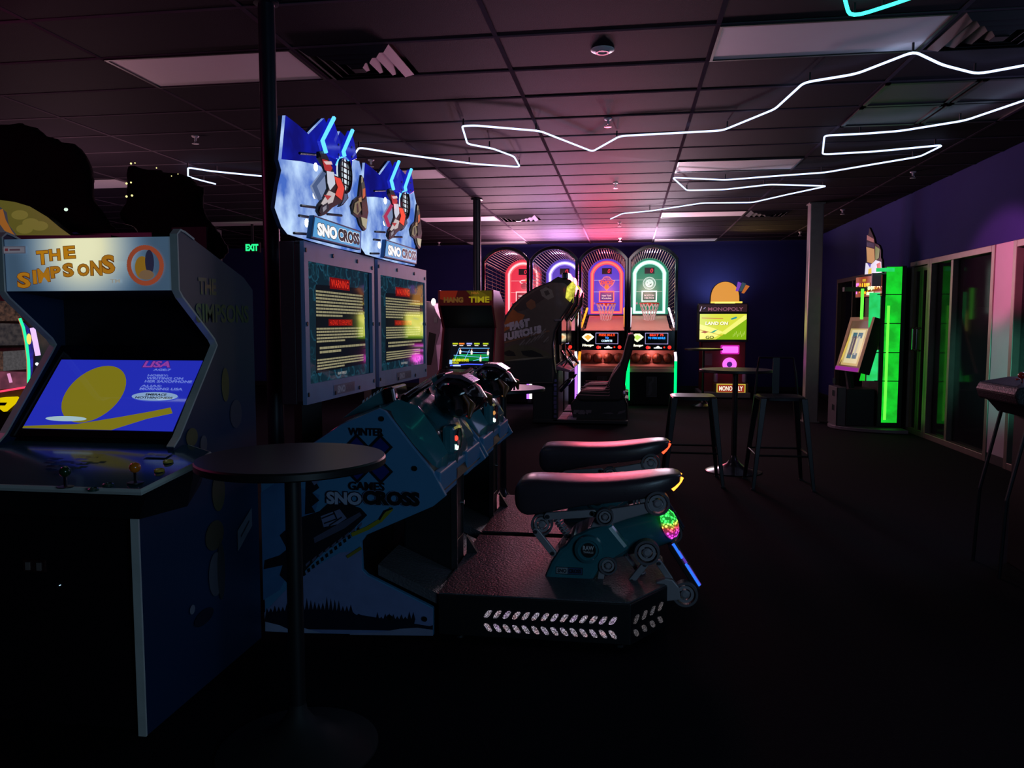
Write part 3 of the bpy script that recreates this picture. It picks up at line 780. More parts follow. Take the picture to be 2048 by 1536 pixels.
    def spring(a, b, r, nm='coil_spring'):
        a, b = PQ(*a, yc - .02), PQ(*b, yc - .02); d = (b - a); L = d.length; d.normalize(); x = d.cross(Yv).normalized(); m = MB()
        m.tube([a + d * L * t / 60 + (x * math.cos(t * .9) + Yv * math.sin(t * .9)) * r for t in range(61)], .005, 5)
        m.cyl(a, b, r * .35, n=8)
        put(m, nm, root, GREY, 60)
    spring((1112, 1036), (1142, 1080), .017); spring((1278, 1136), (1298, 1168), .015)
    def wheel(c, r, y=yc - .13):
        c = PQ(*c, y)
        o = put(MB().ring(c, r * .78, r * .96, -.02, .03), 'idler_wheel', root, mat('worn_grey_rubber', S(104, 100, 108), .5))
        put(MB().ring(c, r * .45, r * .66, -.012, .02), 'wheel_rim', o, GREY); put(MB().lathe(c, [(r * .34, .02), (r * .34, -.014), (r * .2, -.02)], 18, 'y'), 'hub', o, GREY)
        for k in range(3):
            a = k * 2.1; m = MB().tube([c + Vector((math.cos(a), 0, math.sin(a))) * r * .3, c + Vector((math.cos(a + .5), 0, math.sin(a + .5))) * r * .5], .006, 5); put(m, 'spoke', o, GREY)
    wheel((1084, 1048), .055); wheel((1210, 1033), .042, yc - .17); wheel((1315, 1006), .06); wheel((1294, 1104), .062); wheel((1370, 1187), .062); wheel((1216, 1130), .045)
    put(MB().prism([(q.x, q.z) for q in (PQ(*t, yc - .16) for t in ((1312, 1165), (1330, 1158), (1345, 1160), (1358, 1175), (1362, 1200), (1330, 1203), (1315, 1190)))], W(yc - .16), W(yc - .12)), 'rear_bracket', root, GREY, bevel=.004)
    tun = [(1086, 1163), (1092, 1146), (1102, 1124), (1118, 1100), (1130, 1092), (1146, 1072), (1160, 1068), (1175, 1060), (1220, 1046), (1262, 1098), (1229, 1118), (1200, 1138), (1186, 1163), (1170, 1170)]
    tb = put(MB().prism([(q.x, q.z) for q in (PQ(*t, yc - .14) for t in tun)], W(yc - .14), W(yc + .14)), 'tunnel_housing', root, TEAL, bevel=.022)
    a, b = PQ(1192, 1088), PQ(1338, 1047); d = (b - a)
    br = [(.03, -.02), (.07, 0), (.088, .1), (.094, .3), (.094, .75), (.090, .97), (.075, 1.0)]
    m = MB(); dn = d.normalized(); x = Yv; z = dn.cross(Yv)
    m.loft([[a + d * t + (x * math.cos(2 * PI * k / 24) + z * math.sin(2 * PI * k / 24)) * r for k in range(24)] for r, t in br])
    bl = put(m, 'exhaust_barrel', root, TEAL, 40)
    led = dots('rainbow_led', [(.9, .05, .75), (1, .08, .35), (1, .12, .08), (.75, .9, .1), (.05, 1, .12)], 3.2, 70)
    if 'rainbow_done' not in MATS:
        MATS['rainbow_done'] = led; nt_ = led.node_tree
        n_z = nt_.nodes.new('ShaderNodeSeparateXYZ'); n_m = nt_.nodes.new('ShaderNodeMapRange'); n_m.inputs[1].default_value = b.z - .075; n_m.inputs[2].default_value = b.z + .075
        tcn = [q for q in nt_.nodes if q.type == 'TEX_COORD'][0]; crn = [q for q in nt_.nodes if q.type == 'VALTORGB'][0]
        nt_.links.new(tcn.outputs['Object'], n_z.inputs[0]); nt_.links.new(n_z.outputs['Z'], n_m.inputs[0]); nt_.links.new(n_m.outputs[0], crn.inputs[0])
    e = b + dn * .006
    m = MB(); m.loft([[e + dn * t + (x * math.cos(2 * PI * k / 20) + z * math.sin(2 * PI * k / 20)) * r for k in range(20)] for r, t in ((.072, -.01), (.07, .012), (.05, .03), (.015, .038))])
    put(m, 'lamp_lens', bl, led, 40)
    ly = W(yc - .14)
    for cx_, cy_, t in ((1322, 1036, 0), (1326, 1050, 1), (1332, 1066, 2)):
        q = PQ(cx_, cy_, yc - .1)
    m = MB(); q = PQ(1335, 1050, yc - .095)
    m.slab(None, q, dn, (dn.cross(Yv)) * -1, -Yv, [(.028 * math.cos(2 * PI * k / 20), .068 * math.sin(2 * PI * k / 20)) for k in range(20)], -.03, .012)
    put(m, 'side_lens', bl, led, 40)
    hub = PQ(1177, 1099, yc - .155)
    hb_ = put(MB().lathe(hub, [(.07, .02), (.066, -.01), (.05, -.02), (.045, -.014), (.0, -.014)][:4] + [(.005, -.014)], 28, 'y'), 'hub_cover', tb, TEAL, 40)
    pr = Print((hub.x, hub.y - .014, hub.z), Xv, Zv)
    pr.disc(0, 0, .036, S(24, 24, 28)).text('RAW', -.026, 0, .052, .022, S(210, 210, 215), .06).text('THRILLS', -.024, -.014, .048, .009, S(200, 200, 205), .03)
    pr.build('hub_badge', tb, PMAT)
    q0 = PQ(1124, 1145, yc - .14)
    pr = Print((q0.x, q0.y, q0.z), Xv, Zv)
    pr.rect(-.03, -.008, .13, .036, S(14, 14, 18)).rect(-.027, -.005, .054, .03, S(150, 160, 170)).rect(.029, -.005, .068, .03, S(40, 70, 110)).text('SNO', -.022, .0, .044, .02, S(30, 40, 50), .05).text('CROSS', .032, .0, .06, .02, S(14, 14, 20), .05)
    pr.build('foot_badge', tb, PMAT)
    # rear flap with blue strips
    a, b = PQ(1338, 1080, yc), PQ(1392, 1165, yc)
    d = (b - a).normalized(); q = Vector((-d.z, 0, d.x))
    fl = put(MB().prism([(p.x, p.z) for p in (a - q * .012, b - q * .012, b + q * .012, a + q * .012)], W(yc - .12), W(yc + .12)), 'rear_flap', root, BLACK, bevel=.004)
    bl_ = glow('blue_led', (.02, .13, 1), 1.6); vi = glow('violet_led', (.12, .05, .5), .8)
    for f0, f1, mm, oy in ((.0, .32, bl_, -.1), (.46, .95, bl_, -.1), (.22, .5, vi, -.06), (.55, 1, vi, -.06)):
        if dY: mm = mat('unlit_strip', S(60, 60, 80), .3)
        A_, B_ = a + (b - a) * f0, a + (b - a) * f1
        s_ = q if q.x > 0 else -q
        put(MB().tube([Vector((A_.x, W(yc + oy), A_.z)) + s_ * .016, Vector((B_.x, W(yc + oy), B_.z)) + s_ * .016], .008, 6), 'light_strip', fl, mm)
    # --- monitor
    w = (B - A).length; zb0, zt0 = 1.063, 1.842
    hs = MB(); slab([(0, zb0 - .0), (w, zb0), (w, zt0), (0, zt0)], -.11, -.034, hs)
    for r in ([(0, zb0), (w, zb0), (w, zb0 + .02), (0, zb0 + .02)], [(0, zt0 - .02), (w, zt0 - .02), (w, zt0), (0, zt0)], [(0, zb0), (.02, zb0), (.02, zt0), (0, zt0)], [(w - .02, zb0), (w, zb0), (w, zt0), (w - .02, zt0)]): slab(r, -.034, -.004, hs)
    mon = put(hs, 'monitor_housing', root, mat('dark_plum_steel', S(58, 42, 52), .5), bevel=.004)
    sx0, sx1, sz0, sz1 = .046, w - .040, 1.160, 1.750
    m = MB()
    for r in ([(0, zb0), (w, zb0), (w, sz0), (0, sz0)], [(0, sz1), (w, sz1), (w, zt0), (0, zt0)], [(0, sz0), (sx0, sz0), (sx0, sz1), (0, sz1)], [(sx1, sz0), (w, sz0), (w, sz1), (sx1, sz1)]): slab(r, -.004, .016, m)
    bz = put(m, 'bezel', mon, BEZEL)
    m = MB()
    for s, z in ((.02, 1.80), (.02, 1.45), (.02, 1.11), (w * .36, 1.80), (w * .72, 1.80), (w - .03, 1.78), (w - .03, 1.45), (w - .03, 1.11), (w * .36, 1.09), (w * .72, 1.09)):
        slab([(s + .008 * math.cos(k * PI / 4), z + .011 * math.sin(k * PI / 4)) for k in range(8)], .016, .020, m)
    put(m, 'bolt', mon, BLACK)
    pr = Print(A + N * .016, D, Zv)
    pr.rect(.33, 1.08, .30, .052, S(100, 112, 145)).text('SNO', .38, 1.086, .11, .04, S(200, 205, 225), .06).text('CROSS', .50, 1.086, .12, .036, S(80, 86, 120), .05)
    pr.build('bezel_badge', mon, PMAT)
    # screen, lightly toed against the bezel
    gA, gB = A + D * sx0 + N * glass[0], A + D * sx1 + N * glass[1]
    gD = (gB - gA).normalized(); gw = (gB - gA).length
    pr = Print(gA - gD.cross(Zv) * .002, gD, Zv, .00004); pr.l = 0
    rr = random.Random(5)
    zl = sz1 - sz0
    pr.rect(0, sz0, gw, zl, S(16, 38, 50)); pr.l += .0003
    def cell(x, y): return (x * gw, sz0 + y * zl)
    for i in range(90):        # icy swirls along the margins
        e = rr.random()
        if e < .35: cx, cy = rr.uniform(0, 1), rr.uniform(.86, 1)
        elif e < .6: cx, cy = rr.uniform(0, 1), rr.uniform(0, .12)
        elif e < .8: cx, cy = rr.uniform(0, .12), rr.uniform(0, 1)
        else: cx, cy = rr.uniform(.86, 1), rr.uniform(0, 1)
        r = rr.uniform(.02, .07); a0 = rr.uniform(0, 6)
        pts = []
        for k in range(7):
            t = a0 + k * .5; q = r * (1 - k * .09)
            x_, y_ = cell(cx, cy); x_ += q * math.cos(t); y_ += q * math.sin(t)
            pts.append((min(max(x_, .004), gw - .004), min(max(y_, sz0 + .004), sz1 - .004)))
        v = rr.uniform(.5, 1); pr.line(pts, rr.uniform(.004, .013), S(30 * v, 78 * v, 98 * v)); pr.l -= .00003
    pr.l += .0004
    pr.poly([cell(.10, .82), cell(.9, .84), cell(.93, .10), cell(.08, .08)], S(14, 18, 24)); pr.l += .0002
    def rc(x0, y0, x1, y1, c): pr.rect(x0 * gw, sz0 + y0 * zl, (x1 - x0) * gw, (y1 - y0) * zl, c)
    def tt(t, x0, y0, x1, y1, c, b=.04): pr.text(t, x0 * gw, sz0 + y0 * zl, (x1 - x0) * gw, (y1 - y0) * zl, c, b)
    rc(.31, .80, .64, .90, S(120, 12, 10)); tt('WARNING', .33, .815, .62, .885, S(235, 50, 30), .015)
    rc(.28, .475, .68, .535, S(110, 12, 10)); tt('HAZARD TO EPILEPTICS', .30, .485, .66, .525, S(230, 45, 30), .005)
    cr = S(150, 144, 112)
    for y0_, y1_, n_ in ((.55, .78, 8), (.33, .465, 5), (.235, .305, 2), (.10, .20, 4)):
        pr.words((.10 if n_ > 2 else .14) * gw, sz0 + y0_ * zl, .78 * gw, (y1_ - y0_) * zl, cr, n_, rr, .42)
    tt('RAW THRILLS', .42, .035, .56, .06, S(150, 150, 150), .05)
    pr.build('screen', mon, SCR)
    put(MB().cyl(A + D * (w * .5) - N * .20 + Zv * .02, A + D * (w * .5) - N * .20 + Zv * 1.5, .08, n=4), 'monitor_post', mon, BLACK)
    # --- topper sign
    bd = [(595, 468), (583, 452), (570, 415), (576, 372), (583, 340), (577, 318), (585, 230), (608, 248), (630, 268), (645, 252), (661, 236), (674, 270), (683, 286), (692, 262), (705, 276), (712, 290), (716, 318), (730, 322), (737, 352), (738, 392), (735, 440), (733, 505), (690, 496), (640, 482)]
    T = PSL(bd)
    tm = MB(); slab(T, -.05, -.035, tm)
    icy = glow('glowing_ice_print', (.06, .14, .52), 1.1, 1, 5, (.55, .74, 1.0), 7)  # LED light falling on the board is put into this emission
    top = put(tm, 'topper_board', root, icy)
    m = MB(); slab([(s * 1.0, z) for s, z in T], -.07, -.0501, m); put(m, 'board_edge', top, mat('pale_board_edge', S(70, 80, 120), .5))
    blue = glow('blue_light_print', (.012, .02, .62), .62, 1, 5, (.01, .01, .25), 3)  # blue light from the acrylic pieces, put into the field's emission
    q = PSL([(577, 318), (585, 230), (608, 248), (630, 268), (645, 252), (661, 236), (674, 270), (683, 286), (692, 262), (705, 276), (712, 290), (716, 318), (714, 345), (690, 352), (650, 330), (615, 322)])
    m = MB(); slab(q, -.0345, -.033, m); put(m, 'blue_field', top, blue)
    acr = mat('blue_acrylic', (.02, .03, .55, 1), .08, alpha=.75)
    if 'acr_done' not in MATS:
        b_ = acr.node_tree.nodes['Principled BSDF']; b_.inputs['Emission Color'].default_value = (.01, .02, .7, 1); b_.inputs['Emission Strength'].default_value = .45; MATS['acr_done'] = acr
    edge = glow('edge_lit_acrylic', (.10, .50, 1.0), 1.7)
    for pts, ed in (([(668, 236), (645, 281), (652, 305), (680, 318), (684, 287)], 3), ([(705, 261), (687, 303), (689, 312), (706, 322), (716, 317), (711, 286)], 3)):
        q = PSL(pts, .06); m = MB(); slab(q, .03, .055, m); a_ = put(m, 'acrylic_chevron', top, acr, bevel=.002)
        m = MB(); m.tube([A + D * s + Zv * z + N * .06 for s, z in q[:3]], .011, 6); put(m, 'lit_edge', a_, edge)
        if True:
            for i in range(2):
                s, z = q[3][0] - .01, q[3][1] + .02 + i * .05; m = MB(); slab([(s + .006 * math.cos(k), z + .006 * math.sin(k)) for k in range(6)], .055, .06, m); put(m, 'screw', a_, STEEL)
    pale = glow('pale_lit_plastic', (.35, .45, .75), .55); pale2 = glow('grey_lit_plastic', (.12, .18, .38), .6)
    q = PSL([(655, 335), (627, 372), (638, 398), (652, 402), (664, 372)], .03); m = MB(); slab(q, .01, .03, m); hx = put(m, 'grey_hexagon', top, pale, bevel=.003)
    m = MB(); m.tube([A + D * s + Zv * z + N * .035 for s, z in q[:3]], .012, 6); put(m, 'hexagon_edge', hx, pale2 if not dY else glow('red_lit_plastic', (.6, .05, .15), .7))
    led_w = glow('white_topper_led', (.85, .92, 1), 7)
    for a_, b_ in ((630, 334), (649, 371), (628, 389), (612, 446)):
        s, z = PS_(a_, b_, .0); c = A + D * s + Zv * z + N * .004
        put(MB().ball(c, .016, 10, 6, (.5, 1, 1.3)), 'spot_led', top, led_w, 60)
    m = MB()
    for a_, b_, c_, d_ in ((607, 306, 640, 309), (610, 411, 640, 415), (606, 431, 625, 434), (662, 428, 690, 431), (596, 466, 622, 468)):
        m.tube([A + D * PS_(a_, b_)[0] + Zv * PS_(a_, b_)[1] - N * .02, A + D * PS_(c_, d_)[0] + Zv * PS_(c_, d_)[1] - N * .02], .007, 6)
    put(m, 'standoff_rod', top, BLACK)
    # speaker grille
    c = PS_(692, 347, .02); cc = A + D * c[0] + Zv * c[1]
    sp = MB(); sp.slab(None, cc, D, Zv, N, [(.085 * math.cos(2 * PI * k / 28), .098 * math.sin(2 * PI * k / 28)) for k in range(28)], .0, .012)
    spo = put(sp, 'speaker_disc', top, glow('backlit_white', (.8, .9, 1), .9))
    m = MB()
    def el(rx, rz): return [cc + D * (rx * math.cos(2 * PI * k / 24)) + Zv * (rz * math.sin(2 * PI * k / 24)) + N * .016 for k in range(24)]
    m.tube(el(.085, .098), .008, 6, True)
    for rx in (.030, .060): m.tube(el(rx, .098), .004, 5, True)
    for f_ in (-.6, -.3, 0, .3, .6):
        hw = .083 * math.sqrt(1 - f_ * f_); m.tube([cc - D * hw + Zv * .098 * f_ + N * .016, cc + D * hw + Zv * .098 * f_ + N * .016], .004, 5)
    put(m, 'speaker_grille', spo, BLACK)
    # cut-out of a motorcycle rider, and of a snowmobile
    def cut(name, shapes, off):
        if name == 'rider_cutout': shapes = [([(662 + (a - 662) * 1.3, 368 + (b - 368) * 1.08) for a, b in p], c) for p, c in shapes]
        o = None
        for k, (pts, c_) in enumerate(shapes):
            q = PSL(pts, off)
            if k == 0:
                m = MB(); slab(q, off - .012, off, m); o = put(m, name, top, BLACK)
                pr = Print(A + N * (off), D, Zv)
            else: pr.poly(q, c_)
        pr.build('cutout_print', o, BKL)
    cut('rider_cutout', [([(643, 308), (652, 306), (662, 330), (668, 352), (676, 356), (684, 372), (682, 396), (676, 404), (664, 412), (654, 424), (646, 428), (641, 418), (643, 406), (652, 392), (658, 376), (656, 350), (650, 334), (643, 320)], None),
        ([(648, 322), (656, 324), (664, 338), (660, 348), (652, 342)], S(170, 40, 40)), ([(650, 326), (662, 326), (664, 332), (654, 332)], S(220, 190, 190)),
        ([(655, 344), (666, 346), (668, 368), (660, 380), (656, 366)], S(195, 200, 215)),
        ([(666, 354), (676, 358), (682, 376), (678, 398), (668, 388), (672, 374)], S(225, 60, 40) if not dY else S(255, 70, 30)),
        ([(658, 380), (668, 386), (664, 402), (650, 408), (646, 404)], S(190, 180, 180)), ([(650, 388), (662, 390), (656, 398)], S(170, 45, 40)),
        ([(645, 410), (656, 402), (658, 414), (648, 426), (643, 420)], S(22, 22, 28)), ([(648, 412), (654, 407), (654, 414), (649, 420)], S(130, 130, 140)),
        ([(643, 308), (650, 308), (656, 322), (646, 320)], S(20, 18, 26))], .05)
    cut('cloth_cutout', [([(686, 384), (695, 386), (697, 396), (686, 410), (678, 414), (684, 402)], None), ([(687, 387), (694, 388), (695, 396), (686, 407), (681, 411), (686, 401)], S(80, 90, 120))], .02)
    cut('snowmobile_cutout', [([(723, 350), (727, 356), (731, 376), (734, 402), (737, 424), (734, 440), (733, 458), (728, 462), (720, 450), (716, 436), (706, 428), (703, 412), (708, 400), (718, 392), (720, 372)], None),
        ([(722, 366), (728, 362), (730, 384), (724, 392)], S(70, 66, 56)), ([(725, 378), (730, 376), (730, 392), (725, 398)], S(190, 90, 50)), ([(722, 353), (725, 354), (725, 364), (722, 366)], S(150, 140, 110)), ([(709, 406), (718, 400), (722, 420), (714, 430), (706, 424)], S(110, 104, 76)),
        ([(712, 408), (715, 406), (717, 424), (713, 426)], S(30, 28, 22)), ([(722, 402), (732, 396), (734, 424), (724, 432)], S(34, 32, 24)), ([(721, 434), (734, 438), (731, 458), (724, 450)], S(165, 160, 130)), ([(716, 396), (722, 394), (722, 404), (717, 404)], S(150, 120, 80))], .06)
    # name plaque
    q = PSL([(628, 430), (722, 462), (721, 500), (622, 476)], .07); m = MB(); slab(q, .045, .07, m); pq = put(m, 'name_plaque', top, mat('blue_plaque', S(50, 120, 180), .4), bevel=.003)
    pr = Print(A + N * .07, D, Zv)
    pr.poly(PSL([(630, 434), (720, 465), (719, 496), (625, 473)], .07), S(70, 150, 205))
    a_, b_ = PS_(634, 473, .07), PS_(719, 493, .07)
    wS = (b_[0] - a_[0]); sl = (b_[1] - a_[1]) / wS
    zA = PS_(634, 470, .07)[1]; hA = PS_(634, 440, .07)[1] - zA
    zlow = PS_(676, 478, .07)[1]
    rot = math.atan2(PS_(719, 492, .07)[1] - PS_(634, 472, .07)[1], wS)
    x_, z_ = PS_(634, 472, .07)
    hh = PS_(634, 443, .07)[1] - z_
    for t, f0, f1, c1, c2 in (('SNO', .0, .44, INK, WHITE), ('CROSS', .45, 1.0, S(225, 235, 245), INK)):
        xx, zz = x_ + wS * f0, z_ + math.tan(rot) * wS * f0
        pr.text(t, xx, zz, wS * (f1 - f0), hh, c1, .10, 0, rot); pr.text(t, xx + .003, zz + .003, wS * (f1 - f0) - .006, hh - .006, c2, .06, 0, rot)
    pr.build('plaque_lettering', pq, BKL)
    # glowing rod imitating a neon reflection between the chevrons
    q = [PS_(a_, b_, .04) for a_, b_ in ((672, 330), (678, 316), (690, 313), (697, 321))]
    m = MB(); m.tube([A + D * s + Zv * z + N * .04 for s, z in q], .004, 6); put(m, 'blue_reflection_rod', top, edge)
    return root

RB = glow('red_button_light', (1, .05, .03), 2)
snow_machine(0, p0, p1, 'nearest blue snowmobile racing machine with side artwork fully in view and white-lit topper', RB,
             (glow('amber_tail', (1, .30, .03), 3.2), mat('green_card_reader', S(60, 130, 100), .15, coat=.7)), (.0145, -.007))
snow_machine(1.07, Vector((-1.518, 4.57, 0)), Vector((-1.482, 5.58, 0)), 'farther snowmobile racing machine with red-lit topper, behind its nearer twin', glow('orange_button_light', (.8, .35, .1), .8),
             (glow('red_tail', (1, .06, .02), 3.2), mat('red_card_reader', S(170, 80, 90), .15, coat=.7)), (.0145, .0105))
lamp('red_topper_led', 'POINT', (-1.40, 4.85, 2.2), (1, .05, .08), .8, .02)

# ============================================================ BASKETBALL MACHINES
YF, YK = 13.9, 16.3
HW = .435
PINKWOOD = mat('painted_ramp', S(205, 160, 145), .7, var=.05)
def arch(xc, hw, z0, zs, zt, n=16):      # left foot up, over, down to the right foot
    h = zt - zs; r = (hw * hw + h * h) / (2 * h); a = math.asin(min(1, hw / r))
    return [(xc - hw, z0)] + [(xc + r * math.sin(t), zt - r + r * math.cos(t)) for t in (-a + 2 * a * k / n for k in range(n + 1))] + [(xc + hw, z0)]
def hoop(i, xc, label, board, neon, neon2, name, posts, logo, disp):
    root = thing('basketball_machine', label, 'arcade machine', (xc, 15.1, 0), 'basketball machines along the back wall')
    fp = arch(xc, HW - .03, .95, 2.58, 2.80)
    m = MB()
    o = arch(xc, HW - .005, .9, 2.60, 2.835); inn = arch(xc, HW - .055, .9, 2.57, 2.775)
    m.prism(o + inn[::-1], YF, YF + .06)
    fr = put(m, 'front_arch', root, BLACKG, bevel=.006)
    put(MB().tube([(x, YF - .004, z) for x, z in arch(xc, HW - .05, 1.36, 2.57, 2.78)], .006, 6), 'arch_trim', fr, CHROME)
    # roof slats running from the front arch to the backboard
    A_ = arch(xc, HW - .06, 1.4, 2.56, 2.77, 20)[1:-1]; B_ = arch(xc, .385, 1.4, 2.52, 2.79, 20)[1:-1]
    m = MB()
    for (a, b), (c, d) in zip(A_, B_): m.tube([(a, YF + .06, b), (c, YK, d)], .0075, 5)
    put(m, 'roof_slats', root, mat('roof_slat_grey', S(150, 142, 156), .5, .2), kind='stuff')
    for nm, s in (('side_cage', -1), ('side_cage', 1)):
        m = MB(); x0, x1 = xc + s * (HW - .05), xc + s * .39
        for k in range(17):
            z = 1.42 + k * .07; m.tube([(x0, YF + .06, z), (x1, YK, z - .04 * (z - 1.4))], .004, 5)
        for k in range(5): y = YF + .3 + k * .5; m.tube([(x0 + (x1 - x0) * k / 4.6, y, 1.40), (x0 + (x1 - x0) * k / 4.6, y, 2.53)], .004, 5)
        put(m, nm, root, mat('cage_wire', S(62, 60, 70), .5, .2), kind='stuff')
    put(MB().prism([(YF + .06, 2.57), (YK, 2.5), (YK + .3, 2.5), (YK + .3, 0.02), (YF + .06, .02), (YF + .06, 1.33), (YK - .3, 1.38), (YK, 1.6), (YK, 1.62), (YF + .06, 1.36)][0:0] or [(YF + .06, .02), (YK + .35, .02), (YK + .35, 1.5), (YF + .9, 1.2), (YF + .9, .7), (YF + .06, .7)], xc - HW + .02, xc + HW - .02, 'x'), 'cabinet_body', root, BLACK)
    # backboard
    bb = arch(xc, .40, 1.62, 2.54, 2.82)
    bo = put(MB().prism(bb, YK, YK + .04), 'backboard', root, BLACK)
    pr = Print((0, YK, 0), Xv, Zv)
    pr.poly(arch(xc, .385, 1.65, 2.53, 2.80), board)
    pr.o = pr.o + Zv * .135
    tint = tuple(c * .55 for c in board[:3])
    pr.line([(xc - .27, 2.22), (xc + .27, 2.22)], .004, WHITE); pr.line([(xc - .27, 1.98), (xc + .27, 1.98)], .004, WHITE)
    logo(pr, xc)
    pr.rect(xc - .10, 2.345, .20, .125, S(20, 8, 16))
    pr.text('0', xc + .01, 2.365, .055, .085, S(255, 40, 70), .02, .15)
    pr.rect(xc - .155, 1.78, .31, .20, tuple(c * .35 for c in board[:3]))
    for k, t in enumerate(name): pr.text(t, xc - .10, 1.885 - k * .055, .20, .036, S(240, 205, 210), .03)
    pr.text('NBA', xc - .31, 1.72, .08, .05, S(220, 110, 150), .03)
    pr.build('backboard_print', bo, BKL)
    ng = glow('hoop_neon_%d' % i, neon, 4.5); ng2 = glow('hoop_halo_%d' % i, neon2, 1.1)
    put(MB().tube([(x, YK - .045, z) for x, z in arch(xc, .30, 1.69, 2.49, 2.715, 14)], .020, 8, True), 'neon_border', bo, ng, 60)
    put(MB().tube([(x, YK - .012, z) for x, z in arch(xc, .30, 1.69, 2.49, 2.715, 14)], .042, 8, True), 'neon_halo', bo, ng2, 60)  # emissive sleeve imitating the glow round the neon
    put(MB().tube([(xc + a * .145, YK - .04, 1.92 + b) for a, b in ((-1, 0), (-1, .20), (1, .20), (1, 0))], .014, 8, True), 'target_square', bo, ng, 60)
    # rim and net
    yc_, zc_ = YK - .30, 1.865
    rim = put(MB().tube([(xc + .19 * math.cos(2 * PI * k / 24), yc_ + .19 * math.sin(2 * PI * k / 24), zc_) for k in range(24)], .012, 7, True), 'rim', root, mat('orange_rim', S(220, 70, 40), .4), 60)
    put(MB().box(xc - .05, xc + .05, yc_ + .18, YK, zc_ - .04, zc_ + .02), 'bracket', rim, mat('orange_rim', S(220, 70, 40), .4))
    m = MB(); K = 14
    lv = [(.195, 0), (.17, -.09), (.135, -.19), (.11, -.29), (.105, -.37), (.12, -.44)]
    for k in range(K):
        for dr in (1, -1):
            m.tube([(xc + r * math.cos(2 * PI * (k + dr * j * .5) / K), yc_ + r * math.sin(2 * PI * (k + dr * j * .5) / K), zc_ + z) for j, (r, z) in enumerate(lv)], .008, 4)
    put(m, 'net', rim, mat('white_net_cord', S(250, 245, 252), .7))
    # ramp behind the display
    put(MB().prism([(YK, 1.60), (YF + 1.2, 1.36), (YF + 1.2, 1.34), (YK, 1.58)], xc - .36, xc + .36, 'x'), 'ball_ramp', root, PINKWOOD)
    put(MB().prism([(YF + 1.19, 1.36), (YF + .12, 1.30), (YF + .12, 1.28), (YF + 1.19, 1.34)], xc - .38, xc + .38, 'x'), 'ball_ramp', root, PINKWOOD)
    put(MB().prism([(YK, 1.62), (YK, 1.44), (YK - .1, 1.44)], xc - .36, xc + .36, 'x'), 'ramp_back', root, PINKWOOD)
    for s in (-1, 1):
        put(MB().tube([(xc + s * .37, YK - .6, 1.76), (xc + s * .395, YF + .25, 1.40)], .021, 8), 'side_light', root, glow('hoop_side_%d' % i, posts[4], 2.2), 60)
        put(MB().box(xc + s * .41 - .02, xc + s * .41 + .02, YF + .06, YK, 1.2, 1.40), 'side_rail', root, BLACK)
    # display fascia
    put(MB().box(xc - HW + .01, xc + HW - .01, YF, YF + .08, .985, 1.335), 'display_fascia', root, BLACKG, bevel=.01)
    pr = Print((0, YF, 0), Xv, Zv)
    pr.line([(xc - .12, 1.10), (xc - .12, 1.29), (xc + .27, 1.29), (xc + .27, 1.10)], .008, S(150, 140, 190), True)
    pr.poly([(xc - .37 + .0, 1.22), (xc - .30, 1.28), (xc - .22, 1.28), (xc - .15, 1.22), (xc - .19, 1.18), (xc - .26, 1.13), (xc - .33, 1.18)], disp[0])
    pr.poly([(xc - .33, 1.22), (xc - .26, 1.26), (xc - .19, 1.22), (xc - .26, 1.16)], disp[1])
    pr.text('Hoops', xc - .36, 1.04, .20, .055, S(255, 250, 215), .06, .1)
    for k, (t, c, wd) in enumerate(disp[2]): pr.text(t, xc + .075 - wd / 2, 1.235 - k * .052, wd, .04, c, .03)
    pr.disc(xc - .08, 1.035, .03, S(230, 30, 30)); pr.text('10', xc - .07, 1.015, .04, .04, S(255, 120, 90), .02)
    pr.poly([(xc + .03, 1.02), (xc + .17, 1.02), (xc + .17, 1.035), (xc + .03, 1.035)], WHITE); pr.poly([(xc + .06, 1.04), (xc + .10, 1.065), (xc + .13, 1.05), (xc + .14, 1.04)], WHITE)
    pr.disc(xc + .21, 1.04, .016, S(200, 40, 20)); pr.disc(xc + .30, 1.04, .032, S(255, 40, 30))
    pr.build('display', root, printed('led_display', 1.6, .2))
    # ball trough
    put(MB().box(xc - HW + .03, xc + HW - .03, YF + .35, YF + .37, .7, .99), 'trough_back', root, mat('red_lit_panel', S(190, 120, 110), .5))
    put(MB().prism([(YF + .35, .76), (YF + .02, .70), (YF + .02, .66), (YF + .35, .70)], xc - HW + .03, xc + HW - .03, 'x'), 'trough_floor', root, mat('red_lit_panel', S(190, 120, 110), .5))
    put(MB().box(xc - HW + .02, xc + HW - .02, YF - .02, YF + .02, .60, .67), 'front_lip', root, PINKWOOD, bevel=.006)
    put(MB().box(xc - HW + .03, xc + HW - .03, YF, YF + .06, .02, .60), 'lower_door', root, BLACKG, bevel=.006)
    pr = Print((0, YF, 0), Xv, Zv)
    g1, g2 = S(54, 50, 62), S(26, 24, 32)
    pr.rect(xc - .09, .16, .18, .36, g1).rect(xc - .08, .17, .16, .34, g2).poly([(xc - .02, .19), (xc + .02, .30), (xc - .01, .38), (xc + .05, .45), (xc + .02, .47), (xc - .05, .40), (xc - .05, .28), (xc - .07, .19)], g1).disc(xc + .02, .48, .018, g1)
    pr.build('league_emblem', root, PMAT)
